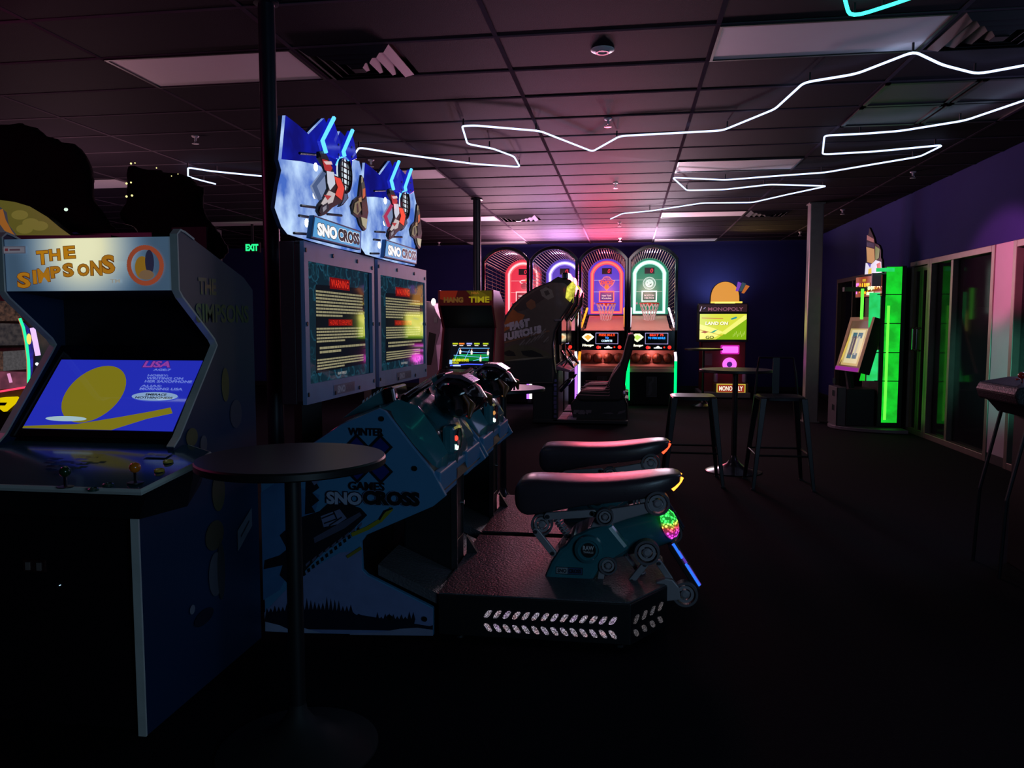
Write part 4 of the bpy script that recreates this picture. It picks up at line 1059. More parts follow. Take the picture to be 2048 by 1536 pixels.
    for s, k in ((-1, 0), (1, 2)):
        c1, c2 = posts[k], posts[k + 1]
        X = xc + s * (HW - .025)
        put(MB().tube([(X, YF - .03, .10), (X, YF - .03, .80)], .024, 10), 'post_light', root, glow('post_%d_%d' % (i, k), c2, 1.8), 60)
        put(MB().tube([(X, YF - .03, .80), (X + .0, YF - .03, .86), (X - s * .012, YF - .02, .96)], .024, 10), 'post_light_top', root, glow('postt_%d_%d' % (i, k), c1, 1.6), 60)
        put(MB().box(X - .023, X + .023, YF, YF + .06, .02, 1.34), 'corner_post', root, BLACK)
    return root
def logo_heat(p, x):
    p.circ(x + .03, 2.20, .10, .018, S(250, 225, 230), .035); p.disc(x + .02, 2.11, .07, S(170, 40, 60)); p.line([(x - .04, 2.11), (x + .08, 2.11)], .006, S(90, 20, 40)); p.line([(x + .02, 2.04), (x + .02, 2.18)], .006, S(90, 20, 40))
    p.poly([(x + .03, 2.22), (x + .06, 2.25), (x + .05, 2.28), (x + .09, 2.26), (x + .13, 2.29), (x + .12, 2.24), (x + .08, 2.21)], S(255, 150, 60))
def logo_kings(p, x):
    p.poly([(x - .14, 2.25), (x + .14, 2.25), (x + .12, 2.13), (x, 2.03), (x - .12, 2.13)], S(200, 190, 225)); p.poly([(x - .10, 2.21), (x + .10, 2.21), (x, 2.07)], S(60, 30, 140))
def logo_knicks(p, x):
    c = S(255, 120, 130)
    p.poly([(x - .17, 2.21), (x - .10, 2.235), (x - .06, 2.29), (x, 2.30), (x + .06, 2.29), (x + .10, 2.235), (x + .17, 2.21), (x + .13, 2.12), (x + .06, 2.07), (x, 2.00), (x - .06, 2.07), (x - .13, 2.12)], c)
    p.poly([(x - .15, 2.20), (x - .08, 2.23), (x - .05, 2.275), (x + .05, 2.275), (x + .08, 2.23), (x + .15, 2.20), (x + .11, 2.13), (x, 2.025), (x - .11, 2.13)], S(110, 50, 170))
    p.text('KNICKS', x - .125, 2.13, .25, .085, S(255, 80, 60), .06); p.text('NEW YORK', x - .07, 2.225, .14, .03, c, .04)
    p.disc(x, 2.085, .048, S(255, 110, 40)).line([(x, 2.04), (x, 2.13)], .005, S(120, 40, 20))
def logo_celtics(p, x):
    c = S(220, 240, 232); g = S(20, 110, 84)
    p.circ(x, 2.15, .125, .012, c); p.disc(x, 2.15, .085, c); p.disc(x, 2.15, .05, g)
    for k in range(26):
        a = 2 * PI * k / 26; p.line([(x + .098 * math.cos(a), 2.15 + .098 * math.sin(a)), (x + .114 * math.cos(a), 2.15 + .114 * math.sin(a))], .009, c)
    for a in (.5, 2.1, 3.7): p.disc(x + .026 * math.cos(a), 2.15 + .026 * math.sin(a), .026, c)
    p.line([(x, 2.15), (x + .01, 2.09)], .01, c)
WH, OR, PU, GR = (1, .9, .95), (1, .28, .02), (.42, .14, 1), (.0, .95, .16)
hoop(0, -2.18, 'leftmost basketball machine, red board with white-pink neon, partly behind a cabinet', S(235, 50, 75), (1, .17, .18), (1, .16, .18), ('MIAMI', 'HEAT'), (WH, WH, WH, PU, OR), logo_heat, (S(255, 120, 60), S(255, 220, 200), []))
hoop(1, -1.31, 'second basketball machine from the left, purple board behind the street racing cabinet', S(92, 66, 190), (.45, .26, .9), (.4, .3, 1), (), (WH, WH, WH, PU, WH), logo_kings, (S(200, 160, 255), S(240, 240, 255), [('READY', S(30, 220, 190), .2), ('PLAYER', S(255, 60, 40), .2), ('2X', WHITE, .08)]))
hoop(2, -.435, 'third basketball machine, blue-purple board with red neon and orange logo', S(90, 62, 205), (1, .055, .038), (1, .07, .14), ('New York', 'Knicks'), (OR, (.75, .75, 1), WH, GR, OR), logo_knicks, (S(255, 250, 205), S(255, 150, 60), [('PRESS MULTI', S(255, 70, 30), .28), ('TO', S(60, 140, 255), .06), ('COMPETE', S(200, 230, 255), .19)]))
hoop(3, .435, 'rightmost basketball machine, green board with white neon', S(22, 128, 96), (.66, .80, .72), (.45, .9, .75), ('BOSTON', 'CELTICS'), (GR, GR, (.85, .75, .95), GR, (.95, .75, .95)), logo_celtics, (S(235, 250, 190), S(170, 200, 90), [('BEAT 75', S(255, 60, 40), .24), ('TO WIN BONUS', S(40, 150, 255), .30)]))
ballp = mat('dark_orange_rubber', S(120, 52, 30), .6, bump=.3, bscale=200)
ballmesh = None
spots = []
for i in range(4):
    xc = -2.18 + .872 * i
    for x in (-.28, -.092, .096, .285): spots.append((xc + x, i))
where = ['leftmost', 'second', 'third', 'rightmost']
order = ['first', 'second', 'third', 'fourth']
for n, (x, i) in enumerate(spots):
    o = None
    if ballmesh is None:
        ballmesh = put(MB().ball((0, 0, 0), .088, 20, 12), 'basketball', None, ballp, 60)
        sm = put(MB().tube([(.0885 * math.cos(t), .0885 * math.sin(t), 0) for t in (2 * PI * k / 20 for k in range(20))], .0025, 4, True).tube([(0, .0885 * math.cos(t), .0885 * math.sin(t)) for t in (2 * PI * k / 20 for k in range(20))], .0025, 4, True), 'seam', ballmesh, BLACK)
        o = ballmesh
    else: o = clone(ballmesh, None)
    o.location = (x, YF + .255 - (n % 2) * .01, .8395)
    o.rotation_euler = (n * .7, 0, 0)
    tag(o, 'dark basketball, %s from the left in the trough of the %s basketball machine' % (order[n % 4], where[i]), 'basketball', 'basketballs waiting in the troughs')

# ============================================================ COIN PUSHER / PRIZE MACHINE WITH YELLOW SCREEN
YM = 15.5
def M(px, py, y=YM): p = PY(px, py, y); return p.x, p.z
root = thing('prize_game_machine', 'tall prize game with yellow-green screen and magenta lights by the back wall', 'arcade machine', (1.85, 16.1, 0))
x0, x1 = M(1400, 700)[0], M(1497, 700)[0]
xb0, zt_ = M(1397, 610); xb1 = M(1495, 610)[0]
RED = mat('dark_red_laminate', S(120, 22, 30), .4)
put(MB().prism([(YM + .25, .12), (YM + .9, .12), (YM + .9, 1.1), (YM + .25, 1.1)], x0 + .06, x1 - .02, 'x'), 'cabinet', root, RED, bevel=.01)
put(MB().box(x0, x1 + .05, YM - .05, YM + 1.0, .02, .12), 'plinth', root, mat('grey_plinth', S(120, 118, 118), .5), bevel=.01)
zs0, zs1 = M(1450, 679)[1], M(1450, 628)[1]
put(MB().box(xb0, xb1 + .02, YM, YM + .35, zs0 - .05, zt_), 'screen_cabinet', root, BLACK, bevel=.01)
pr = Print((0, YM, 0), Xv, Zv)
a, b = xb0 + .03, xb1 - .01; w_ = b - a; h_ = zs1 - zs0
pr.rect(a, zs0, w_, h_, S(200, 205, 60))
def q(*pts): return [(a + u * w_, zs0 + v * h_) for u, v in pts]
pr.poly(q((.35, 0), (1, 0), (1, .85), (.8, .55)), S(120, 165, 15)).poly(q((.45, .25), (.95, .95), (1, .95), (1, .8), (.55, .2)), S(225, 225, 110))
pr.poly(q((0, .6), (.3, .45), (.5, .3), (.35, .1), (0, 0)), S(232, 226, 120)).poly(q((0, .4), (.25, .28), (.5, .15), (.5, .13), (.25, .26), (0, .36)), S(190, 150, 30))
pr.poly(q((.02, .28), (.12, .24), (.2, .30), (.1, .34)), S(160, 80, 30)).poly(q((.22, .26), (.32, .36), (.4, .40), (.30, .27)), S(40, 150, 120)).poly(q((.66, .82), (.78, .90), (.80, .84), (.68, .77)), S(30, 130, 140))
pr.poly(q((.04, .86), (.5, .84), (.5, .81), (.04, .83)), S(190, 120, 60))
pr.text('LAND ON', a + .13 * w_, zs0 + .56 * h_, .48 * w_, .13 * h_, S(120, 100, 20), .06, .1).text('LAND ON', a + .12 * w_, zs0 + .57 * h_, .48 * w_, .13 * h_, S(255, 250, 210), .04, .1)
pr.text('GO', a + .13 * w_, zs0 + .02 * h_, .18 * w_, .12 * h_, S(50, 60, 10), .03)
for k in range(9): pr.line([(a + w_ * (.72 + .03 * k), zs0 + h_ * (.1 + .05 * (k % 3))), (a + w_ * (.725 + .03 * k), zs0 + h_ * (.2 + .06 * (k % 3)))], .006, S(200, 215, 110))
pr.build('screen', root, printed('yellow_screen', 1.25, .1))
lamp('screen_spill', 'AREA', ((a + b) / 2, YM - .06, 1.45), (1, .9, .2), 1.2, .8, ((a + b) / 2, 10, 1.2), sizey=.5)
pr = Print((0, YM - .02, 0), Xv, Zv)
zm = zs1 + .04
put(MB().box(xb0, xb1, YM - .02, YM + .2, zm - .01, zt_ + .03), 'marquee', root, BLACK, bevel=.006)
pr.rect(xb0 + .01, zm, xb1 - xb0 - .02, zt_ - zm + .01, S(44, 16, 20)).text('MONOPOLY', xb0 + .18, zm + .02, .66, .07, S(140, 80, 100), .02).line([(xb0 + .03, zm + .02), (xb0 + .06, zm + .10)], .012, S(230, 200, 230)).line([(xb0 + .10, zm + .06), (xb0 + .13, zm + .09)], .01, S(180, 170, 220))
pr.build('marquee_print', root, BKL)
# plain backlit figure-free topper board standing in for the mascot
tz = zt_ + .035
c0_, c1_, ct_ = M(1420, 612)[0], M(1482, 612)[0], M(1450, 562)[1]
tb = [(c0_ + (c1_ - c0_) * (.5 - .5 * math.cos(t)), tz + (ct_ - tz) * math.sin(t) ** .7) for t in (PI * k / 18 for k in range(19))]
tp_ = put(MB().prism(tb, YM + .10, YM + .15), 'topper_board', root, BLACK, bevel=.004)
pr = Print((0, YM + .10, 0), Xv, Zv)
cxm = sum(p[0] for p in tb) / len(tb); czm = sum(p[1] for p in tb) / len(tb)
pr.poly([(cxm + (x - cxm) * .93, czm + (z - czm) * .93) for x, z in tb], S(225, 150, 60))
pr.rect(tb[0][0] + .02, tz, .6, .035, S(255, 225, 90))
pr.build('topper_print', tp_, BKL)
fan = [(M(1480, 568), M(1487, 565), .05, S(130, 70, 190)), (M(1487, 568), M(1492, 567), .05, S(60, 80, 90)), (M(1492, 572), M(1497, 572), .05, S(200, 110, 50))]
for k, (p_, q_, dd_, c_) in enumerate(fan):
    bx_ = p_[0] - .05; m = MB(); m.prism([(bx_ - .02, p_[1] - .13), (bx_ + .03, p_[1] - .14), (bx_ + .09 + k * .02, p_[1] + .02 - k * .01), (bx_ + .02 + k * .02, p_[1] + .05 - k * .01)], YM + .07 + k * .01, YM + .075 + k * .01)
    put(m, 'card_board', tp_, glow('card_print_%d' % k, c_, .9))
put(MB().box(M(1430, 612)[0], M(1470, 612)[0], YM - .01, YM + .05, tz - .01, tz + .012), 'light_bar', root, glow('yellow_bar', (1, .75, .15), 2.2))
mg = glow('magenta_panel', (1, .16, .95), 1.15); mg2 = glow('magenta_rim', (.85, .02, .55), .7)
c = M(1463, 700); put(MB().box(c[0] - .155, c[0] + .155, YM + .19, YM + .24, c[1] - .065, c[1] + .065), 'lit_panel', root, mg, bevel=.02)
put(MB().box(c[0] - .18, c[0] + .18, YM + .215, YM + .25, c[1] - .09, c[1] + .09), 'lit_panel_rim', root, mg2, bevel=.03)
c = M(1462, 730); wr_ = put(MB().ring((c[0], YM + .2, c[1]), .055, .135, 0, .04, 'y', 28), 'lit_wheel', root, mg)
put(MB().lathe((c[0], YM + .21, c[1]), [(.05, 0), (.05, .02)], 20, 'y'), 'wheel_hub', wr_, glow('violet_hub', (.12, .02, .3), .6))
lamp('magenta_spill', 'POINT', (c[0], YM - .1, c[1] + .1), (1, .1, .8), .8, .1)
for px in (1433, 1491):
    c = M(px, 757, YM); put(MB().box(c[0] - .035, c[0] + .035, YM + .1, YM + .25, c[1] - .10, c[1] + .10), 'side_bolster', root, GREY, bevel=.03)
c0, c1 = M(1428, 786), M(1495, 768)
put(MB().box(c0[0], c1[0] + .02, YM, YM + .3, .12, c1[1]), 'prize_bin', root, mat('brass_laminate', S(120, 104, 60), .4), bevel=.01)
pr = Print((0, YM, 0), Xv, Zv); a, b = M(1435, 784), M(1489, 770)
pr.rect(a[0] - .02, a[1] - .02, b[0] - a[0] + .04, b[1] - a[1] + .04, S(190, 170, 60)).rect(a[0], a[1], b[0] - a[0], b[1] - a[1], S(150, 50, 30)).text('MONOPOLY', a[0] + .03, a[1] + .025, b[0] - a[0] - .06, b[1] - a[1] - .05, S(255, 240, 220), .06)
pr.build('bin_print', root, BKL)
put(MB().box(M(1411, 716)[0], M(1427, 716)[0], YM + .235, YM + .25, M(0, 712)[1] - .1, M(0, 700)[1]), 'notice_card', root, mat('grey_card', S(110, 90, 90), .6))

# ============================================================ STREET RACING CABINETS
YR = 11.1
SHELL = mat('black_shell_gloss', S(20, 18, 24), .15, coat=.7)
def racer(dY, label):
    y = YR + dY
    root = thing('street_racing_machine', label, 'arcade machine', (-.6, y + .5, 0), 'street racing machines')
    out = [(994, 768), (992, 720), (994, 690), (1000, 662), (1010, 632), (1026, 608), (1046, 590), (1072, 574), (1100, 563), (1116, 553), (1136, 560), (1150, 572), (1146, 604), (1134, 620), (1120, 640), (1110, 662), (1106, 690), (1107, 720), (1112, 746), (1108, 768)]
    P = XZ(out, YR)
    sp = put(MB().prism(P, y, y + .05), 'side_panel', root, BLACK, bevel=.008)
    if not dY:
        q = lambda *a: XZ(a, YR)
        pr = Print((0, y, 0), Xv, Zv, .0006)
        pr.poly(q((996, 766), (994, 720), (996, 690), (1002, 662), (1012, 634), (1028, 610), (1048, 592), (1074, 576), (1102, 565), (1128, 566), (1144, 578), (1142, 600), (1130, 620), (1116, 642), (1107, 662), (1103, 690), (1104, 720), (1108, 746), (1105, 766)), S(84, 72, 66))
        pr.poly(q((1001, 664), (1014, 634), (1030, 612), (1040, 604), (1034, 625), (1050, 630), (1042, 645), (1000, 668)), S(168, 92, 40))
        pr.poly(q((1026, 618), (1046, 598), (1074, 580), (1098, 572), (1100, 590), (1070, 610), (1050, 620), (1034, 624)), S(62, 48, 46))
        pr.poly(q((1052, 606), (1062, 598), (1070, 603), (1072, 614), (1062, 620), (1054, 614)), S(128, 84, 56))
        pr.poly(q((1080, 580), (1092, 574), (1104, 580), (1108, 594), (1096, 600), (1084, 592)), S(120, 116, 108)); pr.poly(q((1088, 583), (1096, 580), (1100, 588), (1092, 592)), S(60, 54, 50))
        pr.poly(q((997, 700), (1030, 688), (1060, 692), (1094, 704), (1104, 712), (1105, 764), (996, 764)), S(82, 78, 58))
        pr.poly(q((1004, 706), (1018, 700), (1028, 704), (1032, 712), (1014, 712)), S(20, 20, 18)); pr.poly(q((1042, 702), (1064, 700), (1082, 708), (1088, 714), (1060, 714), (1046, 710)), S(20, 20, 18))
        pr.poly(q((998, 724), (1050, 720), (1104, 716), (1105, 764), (996, 764)), S(34, 36, 36)); pr.poly(q((1006, 722), (1050, 716), (1100, 713), (1050, 720)), S(130, 128, 112))
        pr.poly(q((998, 690), (1000, 686), (1098, 660), (1100, 663)), S(120, 84, 60))
        def tx(t, x, yb, w, h, c=S(190, 182, 196), rot=.22, bold=.09):
            a = PY(x, yb, YR); k = YR / F; pr.text(t, a.x, a.z, w * k, h * k, c, bold, .15, rot)
        tx('THE', 1005, 656, 15, 6); tx('FAST', 1020, 662, 42, 17); tx('AND THE', 1036, 665, 20, 4); tx('FURIOUS', 1007, 683, 80, 16)
        for i, (a_, b_) in enumerate(((1040, 690), (1052, 688), (1062, 684), (1070, 680), (1078, 676), (1062, 672), (1088, 684), (1082, 668))):
            pr.l += .0003; c_ = PY(a_, b_, YR); k = YR / F
            pr.line([(c_.x, c_.z), (c_.x + 9 * k, c_.z + 10 * k)], .018, S(120, 112, 110)); pr.line([(c_.x + 5 * k, c_.z), (c_.x + 10 * k, c_.z + 5 * k)], .01, S(110, 104, 100))
        pr.build('side_graphic', sp, PMAT)
    put(MB().prism([(x, z) for x, z in P], y + .93, y + .98), 'side_panel', root, BLACK, bevel=.008)
    body = XZ([(1000, 768), (998, 720), (1000, 690), (1006, 662), (1016, 636), (1030, 614), (1050, 597), (1080, 582), (1104, 575), (1106, 600), (1104, 640), (1100, 690), (1102, 740), (1104, 768)], YR)
    put(MB().prism(body, y + .05, y + .93), 'cabinet_body', root, BLACK)
    # chrome-edged ribs down the front edges
    for yy in (y - .004, y + .075, y + .90, y + .984):
        pts = [PY(a, b, YR) for a, b in ((1150, 574), (1147, 604), (1136, 622), (1122, 642), (1111, 664), (1107, 692), (1108, 720), (1112, 746))]
        put(MB().tube([(p.x, yy, p.z) for p in pts], .012, 6), 'edge_trim', root, CHROME, 60)
    band = PY(1112, 640, YR)
    put(MB().box(band.x - .02, band.x + .08, y - .02, y + .10, band.z - .012, band.z + .012), 'chrome_band', root, CHROME)
    put(MB().loft([[Vector((p.x + dx, yy, p.z + dz)) for dx, dz in ((-.03, -.05), (.06, -.05), (.06, .05), (-.03, .05))] for p, yy in ((PY(1128, 552, YR), y - .02), (PY(1130, 551, YR), y + .4), (PY(1128, 552, YR), y + 1.0))]), 'top_visor', root, SHELL, bevel=.02)
    # yellow lit marquee
    mq = [PY(*t, YR) for t in ((1140, 604), (1131, 596), (1134, 574), (1146, 562), (1152, 572), (1148, 592))]
    put(MB().prism([(p.x, p.z) for p in mq], y - .03, y + .07), 'marquee', root, glow('yellow_graffiti_marquee', (.9, .85, .1), 1.1, 1, 14, (.25, .22, .02), 5), bevel=.008)
    put(MB().prism([(p.x - .02, p.z) for p in mq], y + .08, y + .92), 'marquee_hood', root, SHELL)
    c = PY(1118, 735, YR)
    put(MB().box(c.x - .03, c.x + .03, y + .06, y + .92, 1.15, 1.9), 'screen_hood', root, SHELL, bevel=.01)
    put(MB().prism([(-1.06, .80), (-.82, .76), (-.80, .79), (-1.0, .85)], y + .02, y + .95), 'dashboard', root, mat('mauve_dash', S(110, 84, 104), .3, coat=.4), bevel=.008)
    wc = Vector((-.88, y + .47, .93)); ax = Vector((.8, 0, .6)); e1 = Yv; e2 = ax.cross(Yv)
    sw = put(MB().tube([wc + (e1 * math.cos(t) + e2 * math.sin(t)) * .15 for t in (2 * PI * k / 24 for k in range(24))], .018, 8, True), 'steering_wheel', root, BLACKG, 60)
    m = MB()
    for t in (.4, 2.7, 4.7): m.tube([wc, wc + (e1 * math.cos(t) + e2 * math.sin(t)) * .15], .012, 6)
    m.tube([wc, wc - ax * .2], .03, 8); put(m, 'wheel_spoke', sw, CHROME, 60)
    put(MB().tube([(-.93, y + .15, .80), (-.86, y + .14, .90), (-.88, y + .14, 1.0)], .012, 6), 'gear_lever', root, CHROME, 60)
    put(MB().box(-1.35, -.98, y + .06, y + .90, .02, .78), 'lower_cabinet', root, BLACK, bevel=.01)
    m = MB()
    for yy in (y + .02, y + .88): m.box(-1.05, -.99, yy, yy + .03, .05, .72)
    put(m, 'speaker_strip', root, BLACK)
    gl = mat('lilac_foil', S(150, 140, 200), .15, .8)
    for yy in (y + .005, y + .10):
        m = MB(); rr = random.Random(9 + int(yy * 10))
        for k in range(9): z = .10 + k * .065; m.box(-1.045 + rr.uniform(0, .01), -1.0, yy, yy + .01, z, z + rr.uniform(.03, .06))
        put(m, 'foil_lettering', root, gl)
    put(MB().prism([(-1.0, .46), (-.86, .62), (-.80, .64), (-.82, .60), (-.95, .44)], y + .3, y + .6), 'pedal_guard', root, BLACKG, bevel=.006)
    put(MB().tube([(-.98, y + .2, .52), (-.88, y + .2, .62), (-.80, y + .2, .64)], .01, 6), 'pedal_guard_rail', root, CHROME)
    # base with light-toned treads
    base = put(MB().box(-1.35, .02, y + .02, y + .95, .02, .07), 'base_frame', root, BLACK, bevel=.006)
    TR = mat('scuffed_tread', S(150, 130, 150), .5, bump=.3)
    for xa, xb in ((-1.0, -.86), (-.85, -.72)):
        for ya, yb in ((.04, .30), (.32, .62), (.64, .93)):
            put(MB().box(xa, xb, y + ya, y + yb, .07, .078), 'tread_pad', base, TR)
    # seat on its pedestal
    sy0, sy1 = y + .2, y + .72
    ped = put(MB().prism(XZ([(1138, 812), (1146, 852), (1254, 852), (1258, 800), (1240, 796), (1150, 800)], YR), sy0 + .03, sy1 - .03), 'seat_pedestal', root, BLACK, bevel=.015)
    if not dY:
        pr = Print((0, sy0 + .03, 0), Xv, Zv, .0005); a = PY(1144, 832, YR); k = YR / F
        pr.text('F&F', a.x, a.z, 36 * k, 9 * k, S(92, 84, 96), .09, .2); a = PY(1200, 830, YR); pr.poly([(a.x, a.z), (a.x + 20 * k, a.z + 2 * k), (a.x + 28 * k, a.z), (a.x + 20 * k, a.z - 2 * k)], S(70, 64, 74))
        a = PY(1234, 833, YR); pr.poly([(a.x, a.z), (a.x + 15 * k, a.z + 5 * k), (a.x + 17 * k, a.z + 10 * k), (a.x + 3 * k, a.z + 6 * k)], S(70, 64, 74))
        pr.build('pedestal_print', ped, PMAT)
    sh = XZ([(1150, 800), (1155, 790), (1166, 782), (1210, 782), (1216, 768), (1224, 752), (1240, 732), (1246, 712), (1250, 694), (1257, 669), (1267, 667), (1270, 675), (1266, 700), (1259, 722), (1253, 745), (1250, 775), (1247, 800), (1238, 806), (1160, 806)], YR)
    seat = put(MB().prism(sh, sy0, sy1), 'seat', root, RUBBER, bevel=.035)
    for a_, b_, e in ((1163, 775, 0), (1160, 780, .12), (1164, 786, .24), (1152, 792, .40)):
        p = PY(a_, b_, YR); q_ = PY(1216, b_ + 2, YR)
        put(MB().tube([(p.x, sy0 + .02 + e * .3, p.z - .01), (p.x - .01, sy0 - .005, p.z), (q_.x, sy0 - .006, q_.z), (q_.x + .02, sy0, q_.z + .012)], .0045, 5), 'seat_piping', seat, mat('pink_piping', S(200, 150, 160), .3, .5))
    pts = [PY(*t, YR) for t in ((1217, 774), (1222, 758), (1236, 738), (1246, 718), (1251, 694), (1258, 669), (1268, 668))]
    put(MB().tube([(p.x - .005, sy0 - .004, p.z) for p in pts], .005, 5), 'seat_piping', seat, mat('pink_piping', S(200, 150, 160), .3, .5))
    c = PY(1248, 790, YR)
    put(MB().ball((c.x, sy0 - .03, c.z), .045, 12, 8, (.55, .5, 1.2)), 'seat_lamp', root, mat('chrome_speckled', S(210, 205, 230), .1, .9, coat=1), 50)
    put(MB().tube([(c.x, sy0 - .02, c.z - .04), (c.x + .05, sy0 - .02, c.z - .15), (c.x + .06, sy0 - .01, .05)], .008, 6), 'seat_lever', root, CHROME, 60)
    return root
racer(0, 'street racing machine with grey side artwork and empty black seat, nearer one')
racer(1.12, 'street racing machine behind its twin, only front edge showing')

# ============================================================ RED BASKETBALL VIDEO CABINET
YH = 9.5
root = thing('video_arcade_cabinet', 'red-sided upright arcade cabinet with glowing basketball game screen', 'arcade machine', (-2.0, 9.9, 0))
hx0, hx1 = PY(876, 600, YH).x, PY(987, 600, YH).x
prof = [(YH + .10, .02), (YH + .85, .02), (YH + .85, 1.72), (YH + .45, 1.87), (YH, 1.87), (YH, 1.66), (YH + .22, 1.40), (YH + .02, .88), (YH - .22, .80), (YH - .22, .70), (YH + .10, .62)]
DRED = mat('dark_red_side', S(120, 30, 44), .4)
for xa in (hx0, hx1 - .022): put(MB().prism(prof, xa, xa + .022, 'x'), 'side_panel', root, DRED, bevel=.003)
inner = [(YH + .14, .02), (YH + .83, .02), (YH + .83, 1.70), (YH + .45, 1.85), (YH + .02, 1.85), (YH + .02, 1.68), (YH + .26, 1.40), (YH + .08, .86), (YH - .19, .785), (YH - .19, .71), (YH + .14, .64)]
put(MB().prism(inner, hx0 + .022, hx1 - .022, 'x'), 'cabinet_body', root, BLACK)
pr = Print((0, YH + .015, 0), Xv, Zv); hw_ = hx1 - hx0
pr.rect(hx0 + .02, 1.68, hw_ - .04, .185, S(70, 16, 14)).poly([(hx0 + .02, 1.865), (hx0 + .25, 1.865), (hx0 + .2, 1.72), (hx0 + .02, 1.76)], S(150, 40, 20)).poly([(hx1 - .35, 1.865), (hx1 - .02, 1.865), (hx1 - .02, 1.74), (hx1 - .25, 1.76)], S(96, 80, 14)).poly([(hx1 - .28, 1.77), (hx1 - .2, 1.87), (hx1 - .12, 1.83), (hx1 - .04, 1.77)], S(120, 104, 20))
pr.text('HANG', hx0 + .07, 1.715, .25, .07, S(130, 90, 40), .07).text('TIME', hx0 + .39, 1.715, .26, .075, S(205, 185, 30), .07).text('NBA', hx0 + .42, 1.82, .10, .03, S(180, 120, 40), .05)
pr.build('marquee', root, printed('dim_marquee', .4, .3))
a, b = Vector((0, YH + .26, 1.38)), Vector((0, YH + .08, .87)); up_ = (a - b).normalized()
so = Vector((hx0, b.y, b.z)) - up_.cross(Xv) * 0
nrm = Xv.cross(up_)
pr = Print(so + nrm * .004, Xv, up_, .0005); g_ = lambda x_, y_, w2, h2, c_: pr.rect(hw_ * x_, .04 + .40 * y_, hw_ * w2, .40 * h2, c_)
g_(.17, 0, .72, .84, S(6, 8, 14)); g_(.24, .2, .64, .17, S(10, 110, 40)); g_(.34, .37, .54, .05, S(16, 140, 70)); g_(.30, .42, .58, .22, S(8, 12, 24))
for x_, y_, x2, y2 in ((.25, .18, .33, .62), (.33, .62, .88, .62), (.36, .5, .88, .46), (.44, .24, .52, .56), (.24, .38, .88, .30), (.60, .2, .88, .34)): pr.line([(hw_ * x_, .04 + .4 * y_), (hw_ * x2, .04 + .4 * y2)], .006, S(120, 190, 255))
pr.line([(hw_ * .19, .055), (hw_ * .5, .075), (hw_ * .88, .07)], .014, S(70, 90, 255))
for i, (x_, c_) in enumerate(((.20, S(180, 190, 30)), (.32, S(230, 120, 40)), (.46, S(150, 160, 255)), (.60, S(170, 190, 30)), (.76, S(170, 190, 30)))):
    g_(x_, .74, .10, .05, c_); g_(x_ + .01, .69, .07, .025, S(220, 220, 220))
for x_, y_ in ((.34, .42), (.55, .40), (.72, .18), (.85, .38)):
    pr.poly([(hw_ * x_, .04 + .4 * y_), (hw_ * (x_ + .03), .04 + .4 * y_), (hw_ * (x_ + .035), .04 + .4 * (y_ + .1)), (hw_ * (x_ + .01), .04 + .4 * (y_ + .16)), (hw_ * (x_ - .005), .04 + .4 * (y_ + .1))], S(235, 225, 215)); pr.disc(hw_ * (x_ + .015), .04 + .4 * (y_ + .18), .008, S(190, 110, 70))
pr.text('GOLDEN STATE', hw_ * .22, .04 + .4 * .17, hw_ * .30, .035, S(225, 220, 30), .05).text('WARRIORS', hw_ * .22, .04 + .4 * .09, hw_ * .12, .025, S(200, 200, 40), .04)
g_(.24, .01, .14, .04, S(190, 210, 255)); g_(.17, .08, .05, .14, S(150, 190, 255))
pr.build('screen', root, printed('game_screen', 1.3, .1))
put(MB().prism([(YH + .02, .885), (YH - .20, .80), (YH - .20, .79), (YH + .02, .875)], hx0 + .022, hx1 - .022, 'x'), 'control_panel', root, mat('dark_control_overlay', S(48, 30, 40), .35))
for i, x in enumerate((.12, .30, .36, .5, .66, .72)):
    X = hx0 + x
    if i in (0, 3): put(MB().cyl((X, YH - .1, .83), (X, YH - .1, .90), .006, n=8).ball((X, YH - .1, .91), .018), 'joystick', root, BLACKG, 50)
    else: put(MB().lathe((X, YH - .1, .845), [(.016, -.01), (.016, .008), (.012, .012)], 14), 'button', root, mat('pale_button', S(190, 200, 190), .3), 40)
pr = Print((0, YH - .22, 0), Xv, Zv); pr.rect(hx0 + .03, .705, hw_ - .06, .09, S(80, 18, 22)).words(hx0 + .06, .72, .34, .06, S(120, 34, 28), 1, random.Random(2), .1); pr.circ(hx1 - .16, .75, .05, .008, S(150, 140, 150), .025); pr.text('NBA', hx1 - .19, .74, .06, .02, S(150, 140, 150), .04)
pr.build('panel_front', root, PMAT)
put(MB().box(hx0 + .12, hx1 - .12, YH + .12, YH + .14, .1, .55), 'coin_door', root, DARKST, bevel=.004)

# pale cabinet glimpsed between the racing screens and the red cabinet
YW = 11.4
root = thing('pale_arcade_cabinet', 'pale pink-lit cabinet side left of the red cabinet', 'arcade machine', (-3.1, YW + .4, 0))
P = XZ([(838, 600), (866, 606), (872, 624), (882, 640), (880, 664), (872, 690), (876, 742), (880, 844), (838, 844)], YW)
wp_ = put(MB().prism(P, YW, YW + .7), 'side_panel', root, mat('pale_laminate', S(170, 140, 160), .5), bevel=.01)
c = PY(868, 604, YW); put(MB().ball((c.x, YW - .03, c.z), .05, 12, 8, (.7, .6, 1.1)), 'top_lamp', root, glow('warm_white_lamp', (1, .9, .85), 2.5), 60)
c = PY(872, 640, YW); put(MB().box(c.x - .03, c.x + .02, YW - .012, YW, c.z - .04, c.z + .04), 'hinge', root, GREY)
put(MB().prism(XZ([(858, 664), (872, 668), (868, 700), (862, 730), (852, 730)], YW), YW - .004, YW + .001), 'dark_graphic', root, BLACK)

